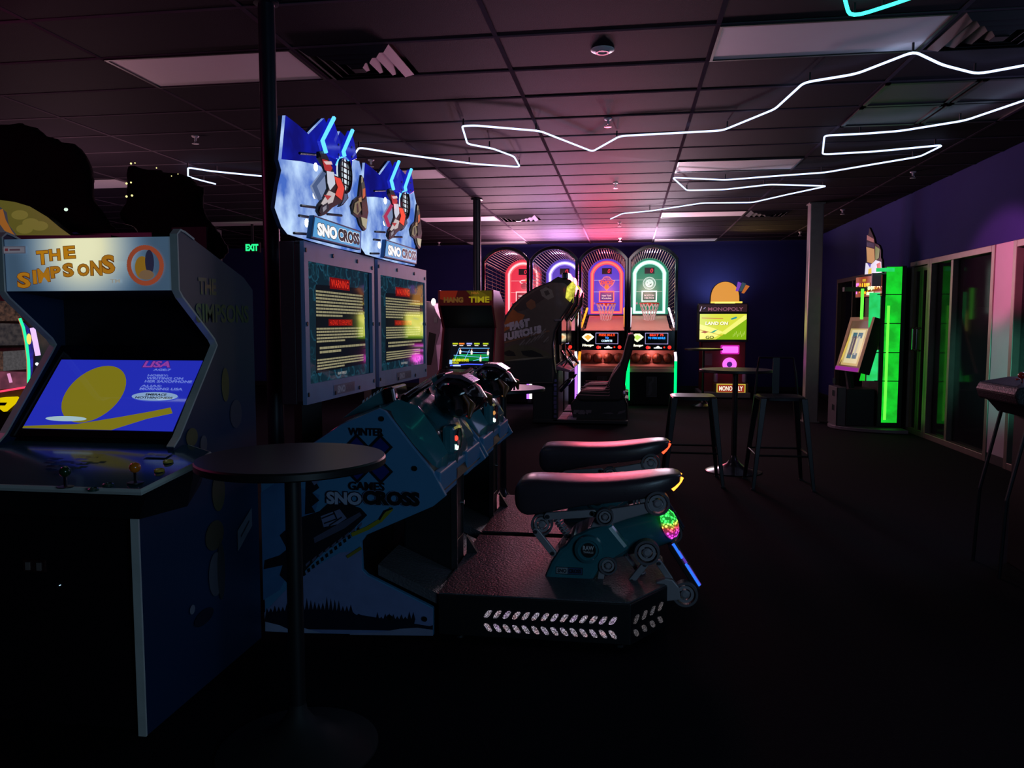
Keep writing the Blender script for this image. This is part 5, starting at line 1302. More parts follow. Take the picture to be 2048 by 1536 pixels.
# ============================================================ YELLOW-LETTERED CABINET IN THE FOREGROUND
XR, XLs = -1.64, -2.385
root = thing('upright_arcade_cabinet', 'large blue-sided upright arcade cabinet with lit marquee in the left foreground', 'arcade machine', (-2.0, 2.8, 0))
prof = [(2.38, .02), (3.24, .02), (3.24, 1.60), (3.16, 1.65), (2.72, 1.79), (2.69, 1.795), (2.67, 1.78), (2.67, 1.575), (2.69, 1.55), (2.905, 1.39), (2.925, 1.365), (2.905, 1.34), (2.64, 1.03), (2.60, 1.00), (2.60, .90), (2.38, .84)]
SIDE = mat('deep_blue_side_vinyl', S(14, 46, 80), .42, var=.15, scale=3)
MOLD = mat('white_t_moulding', S(205, 205, 200), .4)
for x0, x1 in ((XR - .025, XR), (XLs, XLs + .025)):
    sp = put(MB().prism(prof, x0, x1, 'x'), 'side_panel', root, SIDE)
    if x0 > -2: side_r = sp
    m = MB(); xm = (x0 + x1) / 2
    for pts in ([(2.78, 1.772), (2.72, 1.792), (2.69, 1.797), (2.668, 1.78), (2.668, 1.575), (2.69, 1.55), (2.905, 1.39), (2.925, 1.365), (2.905, 1.34), (2.64, 1.03), (2.60, 1.0)], [(2.379, .79), (2.379, .02)]):
        rings = []
        for i, (y, z) in enumerate(pts):
            a_ = pts[max(0, i - 1)]; b_ = pts[min(len(pts) - 1, i + 1)]
            d = Vector((b_[0] - a_[0], b_[1] - a_[1])).normalized(); q_ = Vector((d.y, -d.x)) * .004
            rings.append([Vector((x0 - .002, y - q_.x, z - q_.y)), Vector((x1 + .002, y - q_.x, z - q_.y)), Vector((x1 + .002, y + q_.x, z + q_.y)), Vector((x0 - .002, y + q_.x, z + q_.y))])
        m.loft(rings)
    put(m, 't_moulding', sp, MOLD)
# side print: title, plain colour patches in place of the figures, small sticker
pr = Print((XR, 0, 0), Yv, Zv)
pr.text('THE', 2.80, 1.565, .13, .065, S(58, 84, 40), .04); pr.text('SIMPSONS', 2.775, 1.455, .42, .075, S(58, 84, 40), .04)
for cx, cz, rx, rz, c in ((2.98, 1.20, .03, .07, S(130, 120, 60)), (3.06, 1.07, .05, .06, S(90, 90, 110)), (2.72, 1.02, .04, .035, S(130, 120, 60)), (2.80, .98, .025, .035, S(120, 120, 130)), (2.90, .77, .05, .08, S(110, 104, 60)), (2.86, .60, .07, .06, S(96, 86, 60)),
                          (2.86, .44, .055, .09, S(110, 112, 124)), (2.90, .44, .03, .12, S(60, 64, 60))):
    pr.disc(cx, cz, rx, tuple(v * .55 for v in c[:3]), rz)
pr.poly([(3.04, .48), (3.17, .56), (3.17, .64), (3.04, .57)], S(110, 116, 134)).line([(3.07, .54), (3.14, .585)], .01, S(40, 44, 60))
pr.disc(2.68, .36, .018, S(120, 124, 140)); pr.disc(2.76, .30, .07, S(10, 18, 40), .03)
pr.build('side_print', side_r, PMAT)
inner = [(2.40, .03), (3.22, .03), (3.22, 1.60), (3.14, 1.64), (2.72, 1.775), (2.695, 1.77), (2.695, 1.58), (2.98, 1.55), (2.98, 1.30), (2.68, 1.0), (2.62, .88), (2.42, .84)]
put(MB().prism(inner, XLs + .025, XR - .025, 'x'), 'cabinet_body', root, mat('black_melamine', S(20, 16, 22), .35))
put(MB().box(XLs + .025, XR - .025, 2.42, 2.43, .03, .85), 'front_door', root, mat('maroon_black_panel', S(34, 14, 20), .4))
# marquee
my = 2.68; mz0, mz1 = 1.575, 1.772; mw = XR - XLs - .05; mx = XLs + .025
mb = put(MB().box(mx, mx + mw, my, my + .015, mz0, mz1), 'marquee', root, BLACK)
# sheet with a lamp's pool of light put into its emission, brightest at upper middle
pr = Print((mx, my, mz0), Xv, Zv, .0002); H = mz1 - mz0
mm = glow('lit_marquee_sheet', (.2, .3, .45), .5)
sheet = MB(); sheet.slab(None, Vector((mx, my, mz0)), Xv, Zv, -Yv, [(0, 0), (mw, 0), (mw, H), (0, H)], 0, .002)
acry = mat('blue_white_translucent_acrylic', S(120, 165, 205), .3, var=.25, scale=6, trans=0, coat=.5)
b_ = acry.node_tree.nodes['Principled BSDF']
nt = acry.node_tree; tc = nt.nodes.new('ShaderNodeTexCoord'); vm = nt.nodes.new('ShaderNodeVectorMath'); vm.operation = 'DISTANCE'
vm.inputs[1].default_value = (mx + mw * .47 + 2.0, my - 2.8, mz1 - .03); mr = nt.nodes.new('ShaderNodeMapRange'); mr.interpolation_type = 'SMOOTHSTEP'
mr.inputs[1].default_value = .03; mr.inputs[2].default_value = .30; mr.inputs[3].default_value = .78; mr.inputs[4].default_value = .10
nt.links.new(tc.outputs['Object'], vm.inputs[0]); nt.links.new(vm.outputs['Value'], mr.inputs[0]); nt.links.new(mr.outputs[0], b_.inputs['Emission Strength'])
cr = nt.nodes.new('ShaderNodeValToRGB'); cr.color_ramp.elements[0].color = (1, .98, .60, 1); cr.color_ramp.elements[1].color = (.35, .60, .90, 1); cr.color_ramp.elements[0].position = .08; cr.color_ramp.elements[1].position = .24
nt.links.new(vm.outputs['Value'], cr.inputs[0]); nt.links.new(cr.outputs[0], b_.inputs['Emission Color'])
put(sheet, 'marquee_sheet', mb, acry)
pr.l = .003
def mq(px, py): p = PY(px, py, my); return p.x - mx, p.z - mz0
def mtext(t, quads, col, ink):
    for ch, (x0, y0, x1, y1, r) in zip(t, quads):
        a_ = mq(x0, y1); b2 = mq(x1, y0)
        pr.text(ch, a_[0] - .002, a_[1] - .002, b2[0] - a_[0] + .004, b2[1] - a_[1] + .004, ink, .07, 0, r); pr.text(ch, a_[0], a_[1], b2[0] - a_[0], b2[1] - a_[1], col, .035, 0, r)
Yc, Ik = S(245, 165, 30), S(120, 60, 20)
mtext('THE', [(76, 502, 98, 530, .05), (101, 499, 122, 522, .05), (130, 493, 152, 518, .05)], Yc, Ik)
mtext('SIMPSONS', [(37, 545, 62, 576, .0), (69, 541, 75, 568, .05), (80, 538, 102, 566, .1), (105, 534, 124, 557, .1), (130, 528, 150, 555, .1), (158, 528, 180, 552, 0), (184, 522, 206, 551, .0), (208, 511, 232, 548, .05)], S(225, 150, 35), Ik)
c = mq(293, 531)
pr.disc(c[0], c[1], .078, S(150, 150, 150)) if 0 else None
pr.circ(c[0], c[1], .066, .017, S(190, 90, 60)); pr.disc(c[0] - .012, c[1] - .008, .030, S(175, 130, 40), .042); pr.disc(c[0] + .018, c[1] + .012, .018, S(50, 50, 80), .045); pr.disc(c[0] + .004, c[1] - .035, .03, S(150, 120, 90), .018)
a_ = mq(8, 508); pr.rect(a_[0], a_[1], .10, .028, S(110, 112, 130)).rect(a_[0] + .005, a_[1] + .004, .09, .02, S(140, 140, 155)).rect(a_[0] + .012, a_[1] + .010, .014, .010, S(120, 50, 60)).rect(a_[0] + .032, a_[1] + .011, .045, .007, S(96, 70, 84))
a_ = mq(224, 566); pr.text('TM', a_[0], a_[1], .04, .014, S(200, 200, 190), .06)
pr.build('marquee_lettering', mb, printed('marquee_inks', .42, .3))
lamp('marquee_spill', 'AREA', (-2.0, my - .03, 1.72), (.8, .95, .8), .10, .4, (-2.0, 2.0, 1.2), sizey=.08)
# monitor glass and screen
a, b = Vector((0, 2.955, 1.36)), Vector((0, 2.655, 1.02)); up_ = (a - b).normalized(); n_ = Xv.cross(up_)
m = MB(); m.slab(None, Vector((XLs + .025, b.y, b.z)), Xv, up_, n_, [(0, 0), (mw, 0), (mw, (a - b).length), (0, (a - b).length)], -.01, 0)
bezel = put(m, 'screen_bezel', root, mat('smoked_bezel', S(16, 12, 18), .12, coat=.5))
def onp(px, py):
    d = ray(px, py); t = (b - CAM).dot(n_) / d.dot(n_); q = CAM + d * t
    return (q - b).dot(Xv), (q - b).dot(up_)
pr = Print(b + n_ * .001, Xv, up_, .0003)
qs = [onp(48, 857), onp(350, 857), onp(405, 722), onp(120, 722)]
xa = (qs[0][0] + qs[3][0]) / 2; xb = (qs[1][0] + qs[2][0]) / 2; za = qs[0][1]; zb = qs[2][1]
SW, SH = xb - xa, zb - za
pr.poly([(xa, za), (xb, za), (xb, zb), (xa, zb)], S(34, 44, 178))
def sc_(u, v): return (xa + u * SW, za + v * SH)
YEL = S(122, 114, 24)
# plain yellow oval and band where the screen shows a cartoon figure
pr.disc(*sc_(.36, .50), SW * .20, YEL, SH * .41, 36)
pr.poly([sc_(0, 0), sc_(0, .03), sc_(.35, .07), sc_(.62, .18), sc_(.80, .26), sc_(.92, .32), sc_(.95, .24), sc_(.80, .16), sc_(.60, 0)], YEL)
pr.disc(*sc_(.26, .14), SW * .14, S(160, 190, 200), SH * .035, 30)
def st(t, u0, v0, u1, v1, c, bold=.03, sh=0): p_ = sc_(u0, v0); pr.text(t, p_[0], p_[1], (u1 - u0) * SW, (v1 - v0) * SH, c, bold, sh)
st('LISA', .60, .885, .80, .99, S(60, 20, 90), .07, .1); st('LISA', .605, .89, .795, .985, S(140, 60, 160), .04, .1)
tc_ = S(110, 130, 215)
st('AGE:7', .69, .84, .81, .87, tc_); st('HOBBY:', .67, .755, .81, .785, tc_); st('WRITING ON', .67, .71, .92, .745, tc_); st('HER SAXOPHONE', .67, .665, .99, .70, tc_)
st('ALIAS:', .66, .60, .80, .63, tc_); st('MORNING LISA', .66, .555, .95, .59, tc_)
bc_ = sc_(.785, .465); pr.disc(bc_[0], bc_[1], SW * .155, S(130, 160, 200), SH * .062, 30)
st('EMBRACE', .72, .475, .86, .505, INK, .03); st('NOTHINGNESS', .66, .43, .91, .46, INK, .03)
pr.build('screen', bezel, SCR)
# control deck
zf, zr = .918, 1.0
deck = [(-1.555, 2.275), (-1.50, 2.50), (-1.50, 2.60), (-1.62, 2.66), (XLs - .06, 2.66), (XLs - .14, 2.56), (XLs - .14, 2.45), (XLs - .06, 2.275)]
def dz(y): return zf + (zr - zf) * (y - 2.275) / (2.66 - 2.275)
top = [Vector((x, y, dz(y))) for x, y in deck]; bot = [v - Vector((0, 0, .022)) for v in top]
m = MB(); m.loft([bot, top])
dk = put(m, 'control_deck', root, mat('teal_control_overlay', S(34, 82, 96), .16, 0, .3, 12, coat=.6))
m = MB(); m.tube([v + Vector((0, 0, -.011)) for v in top[::-1][0:1] + top[:4]], .012, 6); put(m, 'deck_moulding', dk, MOLD)
m = MB(); low = [Vector((x * 1.0 + (0 if x > -2 else 0), y + (.03 if y < 2.4 else 0), z)) for x, y, z in ((v.x, v.y, v.z - .022) for v in top)]
m.loft([[Vector((v.x - (.05 if v.x > -2 else -.05), min(v.y + .03, 2.62), .80 if v.y < 2.55 else .86)) for v in low], low]); put(m, 'deck_box', dk, BLACK)
def stick(x, y, ballc, nm):
    z = dz(y); s = put(MB().lathe((x, y, z), [(.026, 0), (.026, .003), (.012, .005)], 18), nm, dk, BLACK, 40)
    put(MB().cyl((x, y, z), (x, y, z + .038), .0055, n=10), 'shaft', s, CHROME); put(MB().ball((x, y, z + .052), .018, 18, 12), 'ball_top', s, ballc, 60); return s
p_ = PZ(270, 940, .97); stick(p_.x, p_.y, mat('orange_ball', S(225, 120, 20), .2, coat=.6), 'joystick')
p_ = PZ(130, 945, .965); stick(p_.x, p_.y, mat('green_ball', S(20, 60, 30), .2, coat=.6), 'joystick')
for px, py, c in ((318, 924, (210, 170, 60)), (336, 916, (210, 190, 80)), (185, 940, (40, 70, 60)), (215, 936, (40, 70, 60))):
    p_ = PZ(px, py, .98)
    put(MB().lathe((p_.x, p_.y, dz(p_.y)), [(.017, 0), (.017, .007), (.012, .010), (.011, .006), (.002, .006)], 20), 'button', dk, mat('button_%d' % c[0] + str(c[1]), S(*c), .25, coat=.5), 40)
p_ = PZ(310, 905, .99); k_ = dz(p_.y)
pr = Print((p_.x - .04, p_.y - .015, k_ - .0), Xv, Vector((0, .385, .082)), .0005); pr.rect(0, 0, .09, .045, S(60, 96, 92)).circ(.02, .03, .008, .002, S(120, 150, 140)); pr.line([(.04, .03), (.08, .03)], .003, S(110, 150, 130)); pr.line([(.04, .02), (.08, .02)], .003, S(110, 150, 130))
for k in range(16): pr.rect(-.34 + R.uniform(0, .2), R.uniform(-.16, -.02), R.uniform(.02, .05), R.uniform(.01, .02), S(30, 60, 70))
pr.build('instruction_print', dk, PGLS)
# coin door hardware
p_ = PY(73, 1130, 2.42)
cd = put(MB().box(p_.x - .045, p_.x + .045, 2.408, 2.42, p_.z - .022, p_.z + .022), 'coin_plate', root, mat('dark_red_plate', S(50, 24, 26), .4), bevel=.003)
for dx in (-.022, .022): put(MB().box(p_.x + dx - .008, p_.x + dx + .008, 2.402, 2.408, p_.z - .014, p_.z + .014), 'coin_slot', cd, mat('aged_ivory', S(120, 104, 100), .5))
for px, py in ((120, 1170), (126, 1315)):
    p_ = PY(px, py, 2.42); lk = put(MB().lathe((p_.x, 2.42, p_.z), [(.012, -.0), (.012, -.010), (.008, -.014)], 18, 'y'), 'lock', root, CHROME, 40); put(MB().box(p_.x - .002, p_.x + .002, 2.404, 2.408, p_.z - .006, p_.z + .006), 'keyhole', lk, BLACK)

# ============================================================ PEDESTAL TABLES
TOPM = mat('dark_laminate_top', S(70, 62, 68), .38, var=.1)
EDGE = mat('black_edge_band', S(24, 22, 24), .4)
def table(x, y, z, r, label, tm=TOPM, base=.27, bm=None):
    o = thing('pedestal_table', label, 'table', (x, y, 0), 'round bar-height tables')
    t = put(MB().lathe((x, y, 0), [(r - .004, z - .028), (r, z - .024), (r, z - .006), (r - .004, z - .0005)], 64), 'tabletop', o, EDGE, 30)
    put(MB().lathe((x, y, 0), [(r - .004, z - .0005), (r - .004, z)], 64), 'laminate_surface', t, tm)
    put(MB().cyl((x, y, .05), (x, y, z - .03), .027 if base > .26 else .022, n=20), 'post', o, BLACK, 40)
    put(MB().lathe((x, y, 0), [(base, .0), (base, .008), (base * .92, .018), (base * .55, .04), (base * .25, .085), (.034, .13), (.028, .16)], 44), 'base', o, bm or mat('satin_black_base', S(70, 66, 72), .22, .7), 40)
    put(MB().box(x - .12, x + .12, y - .02, y + .02, z - .042, z - .028).box(x - .02, x + .02, y - .12, y + .12, z - .042, z - .028), 'spider_bracket', o, DARKST)
    return o
table(-1.10, 2.42, 1.01, .308, 'dark round pedestal table in the left foreground, overlapping the blue side artwork', bm=RUBBER)
table(1.05, 7.80, 1.01, .345, 'round pedestal table between the two bar stools')
table(1.33, 14.0, 1.02, .33, 'distant round pedestal table before the prize game machine', base=.2)
table(-.96, 5.98, .955, .33, 'round pedestal table with pink-lit top behind the racing machines', mat('pink_light_tinted_laminate', S(150, 120, 130), .35))  # pink light is put into this top's base colour

# ============================================================ BAR STOOLS
def stool(x, y, zs, label, back, hw=.2, rot=0):
    o = thing('bar_stool', label, 'stool', (x, y, 0), 'metal bar stools')
    MT = mat('gunmetal_stool', S(38, 35, 38), .35, .8)
    s = MB(); rings = []
    for r, z in ((hw, zs - .03), (hw, zs - .008), (hw - .012, zs), (hw - .05, zs - .002)):
        rings.append([Vector((x + r * (abs(math.cos(t)) ** .35) * (1 if math.cos(t) > 0 else -1), y + r * (abs(math.sin(t)) ** .35) * (1 if math.sin(t) > 0 else -1), z)) for t in (2 * PI * k / 28 for k in range(28))])
    s.loft(rings); put(s, 'seat', o, MT, 40)
    f = hw + .055
    for sx in (-1, 1):
        for sy in (-1, 1):
            a_, b_ = Vector((x + sx * (hw - .03), y + sy * (hw - .03), zs - .01)), Vector((x + sx * f, y + sy * f, .0))
            m = MB(); m.loft([[p + Vector((dx * w_, dy * w_, 0)) for dx, dy in ((-1, -1), (1, -1), (1, 1), (-1, 1))] for p, w_ in ((b_, .014), (a_, .026))]); lg = put(m, 'leg', o, MT, bevel=.003)
            put(MB().box(b_.x - .018, b_.x + .018, b_.y - .018, b_.y + .018, 0, .012), 'foot_cap', lg, RUBBER)
    g = hw + .032
    for a_, b_ in (((-g, -g), (g, -g)), ((g, -g), (g, g)), ((g, g), (-g, g)), ((-g, g), (-g, -g))):
        put(MB().tube([(x + a_[0], y + a_[1], .30), (x + b_[0], y + b_[1], .30)], .009, 8), 'footrest', o, MT)
    if back:
        pts = [(x - hw + .01, y + hw - .02, zs - .01), (x - hw + .03, y + hw + .01, zs + .2), (x - hw + .05, y + hw + .02, zs + .33), (x + hw - .05, y + hw + .02, zs + .33), (x + hw - .03, y + hw + .01, zs + .2), (x + hw - .01, y + hw - .02, zs - .01)]
        bk = put(MB().tube(pts, .010, 8), 'back_frame', o, MT, 50)
        put(MB().box(x - .03, x + .03, y + hw + .01, y + hw + .016, zs - .0, zs + .33), 'back_slat', o, MT)
    return o
stool(.60, 7.25, .80, 'backless metal bar stool left of the round table', False)
stool(1.36, 7.20, .81, 'metal bar stool with low wire back right of the round table', True)

# ============================================================ GREEN-LIT TOUCH GAME BY THE RIGHT WALL
G1 = glow('green_led_panel', (.01, .72, .03), 1.0, 1, 6, (.01, .42, .02), 4); G2 = glow('green_led_bright', (.12, 1, .05), 1.6); G3 = glow('mint_led_panel', (.03, .80, .22), 1.0, 1, 5, (.02, .55, .10), 3)
YG = 11.05
root = thing('touchscreen_game', 'green-lit video game with tall topper and tilted portrait screen by right wall', 'arcade machine', (3.3, YG + .4, 0))
def G(px, py, y=YG): p = PY(px, py, y); return p.x, p.z
gx1 = min(G(1799, 700)[0], XW - .14)
ga, gb = G(1766, 700)[0], gx1
zt_ = G(1780, 533)[1]; zb_ = .06
# base disc
bp = [(gx1 + .06, YG - .28)] + [(gx1 + .06 - .86 * math.sin(t), YG + .32 - .60 * math.cos(t)) for t in (PI * k / 20 for k in range(1, 20))] + [(gx1 + .06, YG + .92)]
put(MB().prism(bp, .005, .05, 'z'), 'base_plate', root, mat('grey_base_plate', S(96, 94, 100), .4), bevel=.006)
tw = put(MB().box(ga + .002, gb, YG, YG + .85, zb_, zt_), 'back_tower', root, BLACK, bevel=.004)
put(MB().box(gb, gb + .06, YG + .02, YG + .83, zb_, zt_ + .01), 'tower_back', root, BLACK)
put(MB().box(ga + .008, gb - .005, YG - .012, YG - .001, zb_ + .06, zt_ - .005), 'side_light_panel', tw, G1)
put(MB().tube([(ga + .045, YG - .02, zb_ + .10), (ga + .045, YG - .02, zt_ - .52)], .018, 8), 'side_light_tube', tw, G2)
for z in (G(1780, 589)[1], G(1780, 647)[1], G(1780, 705)[1], G(1780, 762)[1]):
    put(MB().box(ga - .10, gb + .02, YG - .03, YG - .002, z - .006, z + .006), 'tower_band', tw, BLACK)
put(MB().box(ga - .045, ga - .001, YG + .0, YG + .045, zb_, zt_ - .3), 'corner_post', root, BLACK)
za, zb2 = G(1765, 655)[1], G(1765, 585)[1]
put(MB().box(ga - .19, ga - .05, YG + .02, YG + .03, za, zb2), 'mint_panel', root, G3)
za, zb2 = G(1765, 762)[1], G(1765, 700)[1]
put(MB().box(ga - .19, ga - .05, YG + .02, YG + .03, za, zb2), 'mint_panel', root, G3)
put(MB().prism([(ga - .28, za), (ga - .21, za + .36), (ga - .21, za)], YG + .02, YG + .03), 'green_fin', root, G1)
put(MB().box(ga - .13, ga + .10, YG - .03, YG - .018, G(0, 560)[1], zt_ - .02), 'top_glow_panel', root, G3)
put(MB().tube([(ga - .27, YG + .06, G(0, 640)[1]), (ga - .27, YG + .06, G(0, 588)[1])], .02, 6), 'side_light_tube', root, G2)
# speaker, marquee and topper (plain generic board where the figure stands)
put(MB().box(ga - .17, ga + .0, YG + .0, YG + .03, G(0, 584)[1], G(0, 562)[1]), 'grey_speaker', root, GREY)
def board(px0, t0, b0, px1, t1, b1, y0, y1):     # near edge at px1, far edge at px0
    A_, B_ = PY(px0, (t0 + b0) / 2, y1), PY(px1, (t1 + b1) / 2, y0)
    return Vector((A_.x, y1, 0)), Vector((B_.x, y0, 0)), PY(px0, t0, y1).z, PY(px0, b0, y1).z, PY(px1, t1, y0).z, PY(px1, b1, y0).z
A_, B_, ta, ba, tb_, bb_ = board(1711, 556, 598, 1765, 546, 591, YG - .02, YG + .62)
d = (B_ - A_); L = d.length; d.normalize(); n = d.cross(Zv)
z0, z1 = (ba + bb_) / 2, (ta + tb_) / 2
m = MB(); m.slab(None, A_, d, Zv, n, [(0, z0), (L, z0), (L, z1), (0, z1)], -.12, 0); mq_ = put(m, 'marquee_box', root, BLACK, bevel=.004)
pr = Print(A_, d, Zv, .0008)
pr.rect(.01, z0 + .01, L - .02, z1 - z0 - .02, S(130, 56, 30))
hh = z1 - z0
for t, u0, v0, u1, v1, c in (('F', .03, .18, .14, .70, S(240, 110, 220)), ('R', .16, .22, .27, .68, S(250, 150, 40)), ('U', .27, .12, .38, .68, S(255, 215, 30)), ('I', .38, .16, .43, .66, S(255, 160, 30)), ('T', .43, .14, .56, .66, S(250, 200, 40)), ('FX', .74, .36, .97, .74, S(255, 170, 20))):
    pr.text(t, u0 * L - .004, z0 + v0 * hh - .004, (u1 - u0) * L + .008, (v1 - v0) * hh + .008, S(90, 30, 20), .06); pr.text(t, u0 * L, z0 + v0 * hh, (u1 - u0) * L, (v1 - v0) * hh, c, .05)
pr.text('NINJA', .45 * L, z0 + .30 * hh, .30 * L, .20 * hh, S(235, 255, 190), .09); pr.rect(.46 * L, z0 + .10 * hh, .26 * L, .14 * hh, S(225, 250, 190)); pr.rect(.30 * L, z0 + .74 * hh, .12 * L, .12 * hh, S(190, 150, 30))
pr.build('marquee_print', mq_, printed('hot_backlit', 1.25, .2))
def bo(px, py):
    dd = ray(px, py); o2 = A_ - n * .05; t = (o2 - CAM).dot(n) / dd.dot(n); q_ = CAM + dd * t; return ((q_ - o2).dot(d), q_.z)
tp = [bo(*t) for t in ((1729, 551), (1731, 528), (1733, 500), (1733, 478), (1737, 466), (1739, 455), (1743, 464), (1748, 476), (1750, 486), (1758, 490), (1762, 500), (1762, 515), (1764, 520), (1765, 547))]
m = MB(); m.slab(None, A_ - n * .05, d, Zv, n, tp, -.03, 0); tpb = put(m, 'topper_board', root, BLACK, bevel=.003)
pr = Print(A_ - n * .05, d, Zv, .0008)
for pts, c in (((( 1734, 470), (1748, 478), (1748, 485), (1734, 480)), S(150, 90, 90)), (((1734, 484), (1749, 487), (1749, 496), (1734, 492)), S(40, 36, 60)), (((1733, 494), (1749, 498), (1750, 520), (1745, 527), (1735, 524)), S(190, 140, 90)),
               (((1751, 492), (1760, 498), (1758, 516), (1751, 522)), S(104, 118, 60)), (((1732, 526), (1744, 528), (1752, 520), (1763, 524), (1764, 545), (1730, 549)), S(225, 220, 240)), (((1735, 526), (1743, 528), (1741, 536)), S(80, 70, 170)), (((1754, 528), (1762, 524), (1763, 538), (1756, 543)), S(190, 70, 50)), (((1738, 538), (1744, 536), (1744, 547), (1737, 548)), S(240, 200, 80))):
    pr.poly([bo(*t) for t in pts], c)
pr.build('topper_print', tpb, BKL)
# tilted portrait screen
a1, b1, c1, d1_ = PY(1672, 738, YG + .60), PY(1717, 746, YG - .05), PY(1742, 634, YG - .02), PY(1694, 635, YG + .60)
dx = (b1 - a1); dx.z = 0; L = dx.length; dx.normalize(); nn = dx.cross(Zv)
lean = .20; zc0, zc1 = (a1.z + b1.z) / 2, (c1.z + d1_.z) / 2
upv = (Zv * (zc1 - zc0) - nn * lean).normalized(); Hh = (Zv * (zc1 - zc0) - nn * lean).length; n3 = dx.cross(upv)
o3 = Vector((a1.x, a1.y, zc0))
m = MB(); m.slab(None, o3, dx, upv, n3, [(0, 0), (L, 0), (L, Hh), (0, Hh)], -.16, 0); sb = put(m, 'screen_box', root, BLACK, bevel=.006)
m = MB()
for r in ((0, 0, L, .06), (0, Hh - .05, L, .05), (0, .06, .05, Hh - .11), (L - .05, .06, .05, Hh - .11)): m.slab(None, o3, dx, upv, n3, [(r[0], r[1]), (r[0] + r[2], r[1]), (r[0] + r[2], r[1] + r[3]), (r[0], r[1] + r[3])], 0, .012)
put(m, 'screen_frame', sb, glow('copper_lit_frame', (.22, .10, .07), .9))
m = MB(); m.slab(None, o3, dx, upv, n3, [(0, 0), (L, 0), (L, .055), (0, .055)], .013, .018); put(m, 'magenta_lit_edge', sb, glow('magenta_edge', (.35, .03, .33), .8))
pr = Print(o3, dx, upv, .0006)
def fr(u, v, w2, h2, c): pr.rect(.05 + u * (L - .1), .06 + v * (Hh - .11), w2 * (L - .1), h2 * (Hh - .11), c)
fr(0, 0, 1, 1, S(88, 60, 40)); fr(.08, .03, .86, .80, S(190, 165, 100)); fr(.18, .08, .68, .72, S(212, 200, 150))
for u, v in ((.28, .62), (.55, .62), (.28, .18), (.55, .18)): fr(u, v, .22, .12, S(30, 96, 110))
for u, c in ((.30, S(90, 86, 90)), (.42, S(40, 40, 60)), (.60, S(180, 176, 160))): fr(u, .26, .10, .40, c)
pr.poly([(.06, .08), (.10, .40), (.14, .55), (.16, .50), (.12, .2)], S(220, 190, 80))
pr.build('screen', sb, BKL)
put(MB().box(ga - .42, ga - .05, YG + .10, YG + .62, .05, G(0, 757)[1] - .02), 'lower_cabinet', root, BLACK, bevel=.01)
sp_ = put(MB().box(ga - .54, ga - .42, YG + .12, YG + .58, .05, G(0, 757)[1]), 'front_panel', root, mat('grey_front_panel', S(84, 80, 84), .4), bevel=.006)
for z in (.25, .45, .62): put(MB().box(ga - .548, ga - .54, YG + .22, YG + .34, z, z + .08), 'ticket_slot', sp_, CHROME)
put(MB().box(ga - .545, ga - .53, YG + .112, YG + .12, .05, G(0, 757)[1]), 'panel_edge', sp_, CHROME)
put(MB().tube([(ga - .3, YG + .35, G(0, 757)[1] - .03), (ga - .35, YG + .35, zc0 + .05)], .05, 8), 'screen_arm', root, BLACK)
put(MB().box(ga - .44, ga - .0, YG + .30, YG + .40, 1.9, 1.96), 'marquee_arm', root, BLACK)

# ============================================================ JOYSTICK PEDESTAL AT THE RIGHT EDGE
YC = 4.62
root = thing('control_pedestal', 'grey slanted control stand with red ball joysticks at the right edge', 'arcade controls', (2.45, YC + .2, 0))
P = [(2.12, 1.06), (2.14, 1.10), (2.30, 1.13), (2.80, 1.16), (2.80, 1.10), (2.2, .99), (2.14, 1.0)]
dk = put(MB().prism(P, YC, YC + .5), 'control_deck', root, mat('scuffed_grey_deck', S(34, 30, 36), .5, bump=.3), bevel=.012)
put(MB().prism([(2.17, 1.0), (2.8, 1.10), (2.8, .92), (2.24, .92)], YC + .03, YC + .47), 'deck_box', root, BLACK, bevel=.006)
RB2 = mat('red_ball', S(190, 40, 30), .25, coat=.6)
for x, y, r in ((2.205, YC + .12, .02), (2.36, YC + .08, .028)):
    z = 1.11 + (x - 2.14) * .08
    j = put(MB().cyl((x, y, z), (x, y, z + .035), .006, n=8), 'joystick', dk, CHROME); put(MB().ball((x, y, z + .045), r, 16, 10), 'ball_top', j, RB2, 60)
for x, y in ((2.25, YC + .1), (2.29, YC + .16), (2.27, YC + .3), (2.5, YC + .1), (2.45, YC + .2)):
    put(MB().lathe((x, y, 1.112 + (x - 2.14) * .075), [(.014, 0), (.014, .008), (.01, .011)], 14), 'button', dk, RB2, 40)
for x0_, x1_ in ((2.24, 2.14), (2.72, 2.80)):
    for y in (YC + .08, YC + .42): put(MB().tube([(x0_, y, .93), (x1_, y, .45), (x1_ - .02, y, .0)], .011, 8), 'leg', root, DARKST)
put(MB().box(2.3, 2.7, YC + .1, YC + .4, .0, .92), 'pillar', root, BLACK, bevel=.008)

# ============================================================ MACHINES BEHIND THE FOREGROUND CABINET
YB4 = 4.5
root = thing('light_gun_cabinet', 'dark machine with dim yellow arched marquee at the left edge', 'arcade machine', (-3.2, YB4 + .3, 0))
def BX(px, py, y=YB4): p = PY(px, py, y); return (p.x, p.z)
ar = [BX(*t) for t in ((-60, 392), (0, 400), (30, 404), (60, 413), (95, 434), (120, 455), (142, 471), (-60, 472))]
o_ = put(MB().prism(ar, YB4, YB4 + .06), 'arched_marquee', root, BLACK, bevel=.004)
pr = Print((0, YB4, 0), Xv, Zv)
pr.poly(ar, S(88, 84, 30)); pr.poly([BX(*t) for t in ((-60, 400), (-10, 405), (14, 425), (18, 450), (34, 470), (-60, 471))], S(56, 58, 66)); pr.poly([BX(*t) for t in ((-40, 430), (6, 418), (12, 440), (24, 462), (30, 470), (10, 462), (-6, 440))], S(150, 92, 34))
for t in ((40, 430), (62, 446), (80, 452), (50, 458)): c = BX(*t); pr.disc(c[0], c[1], .06, S(112, 104, 44), .03)
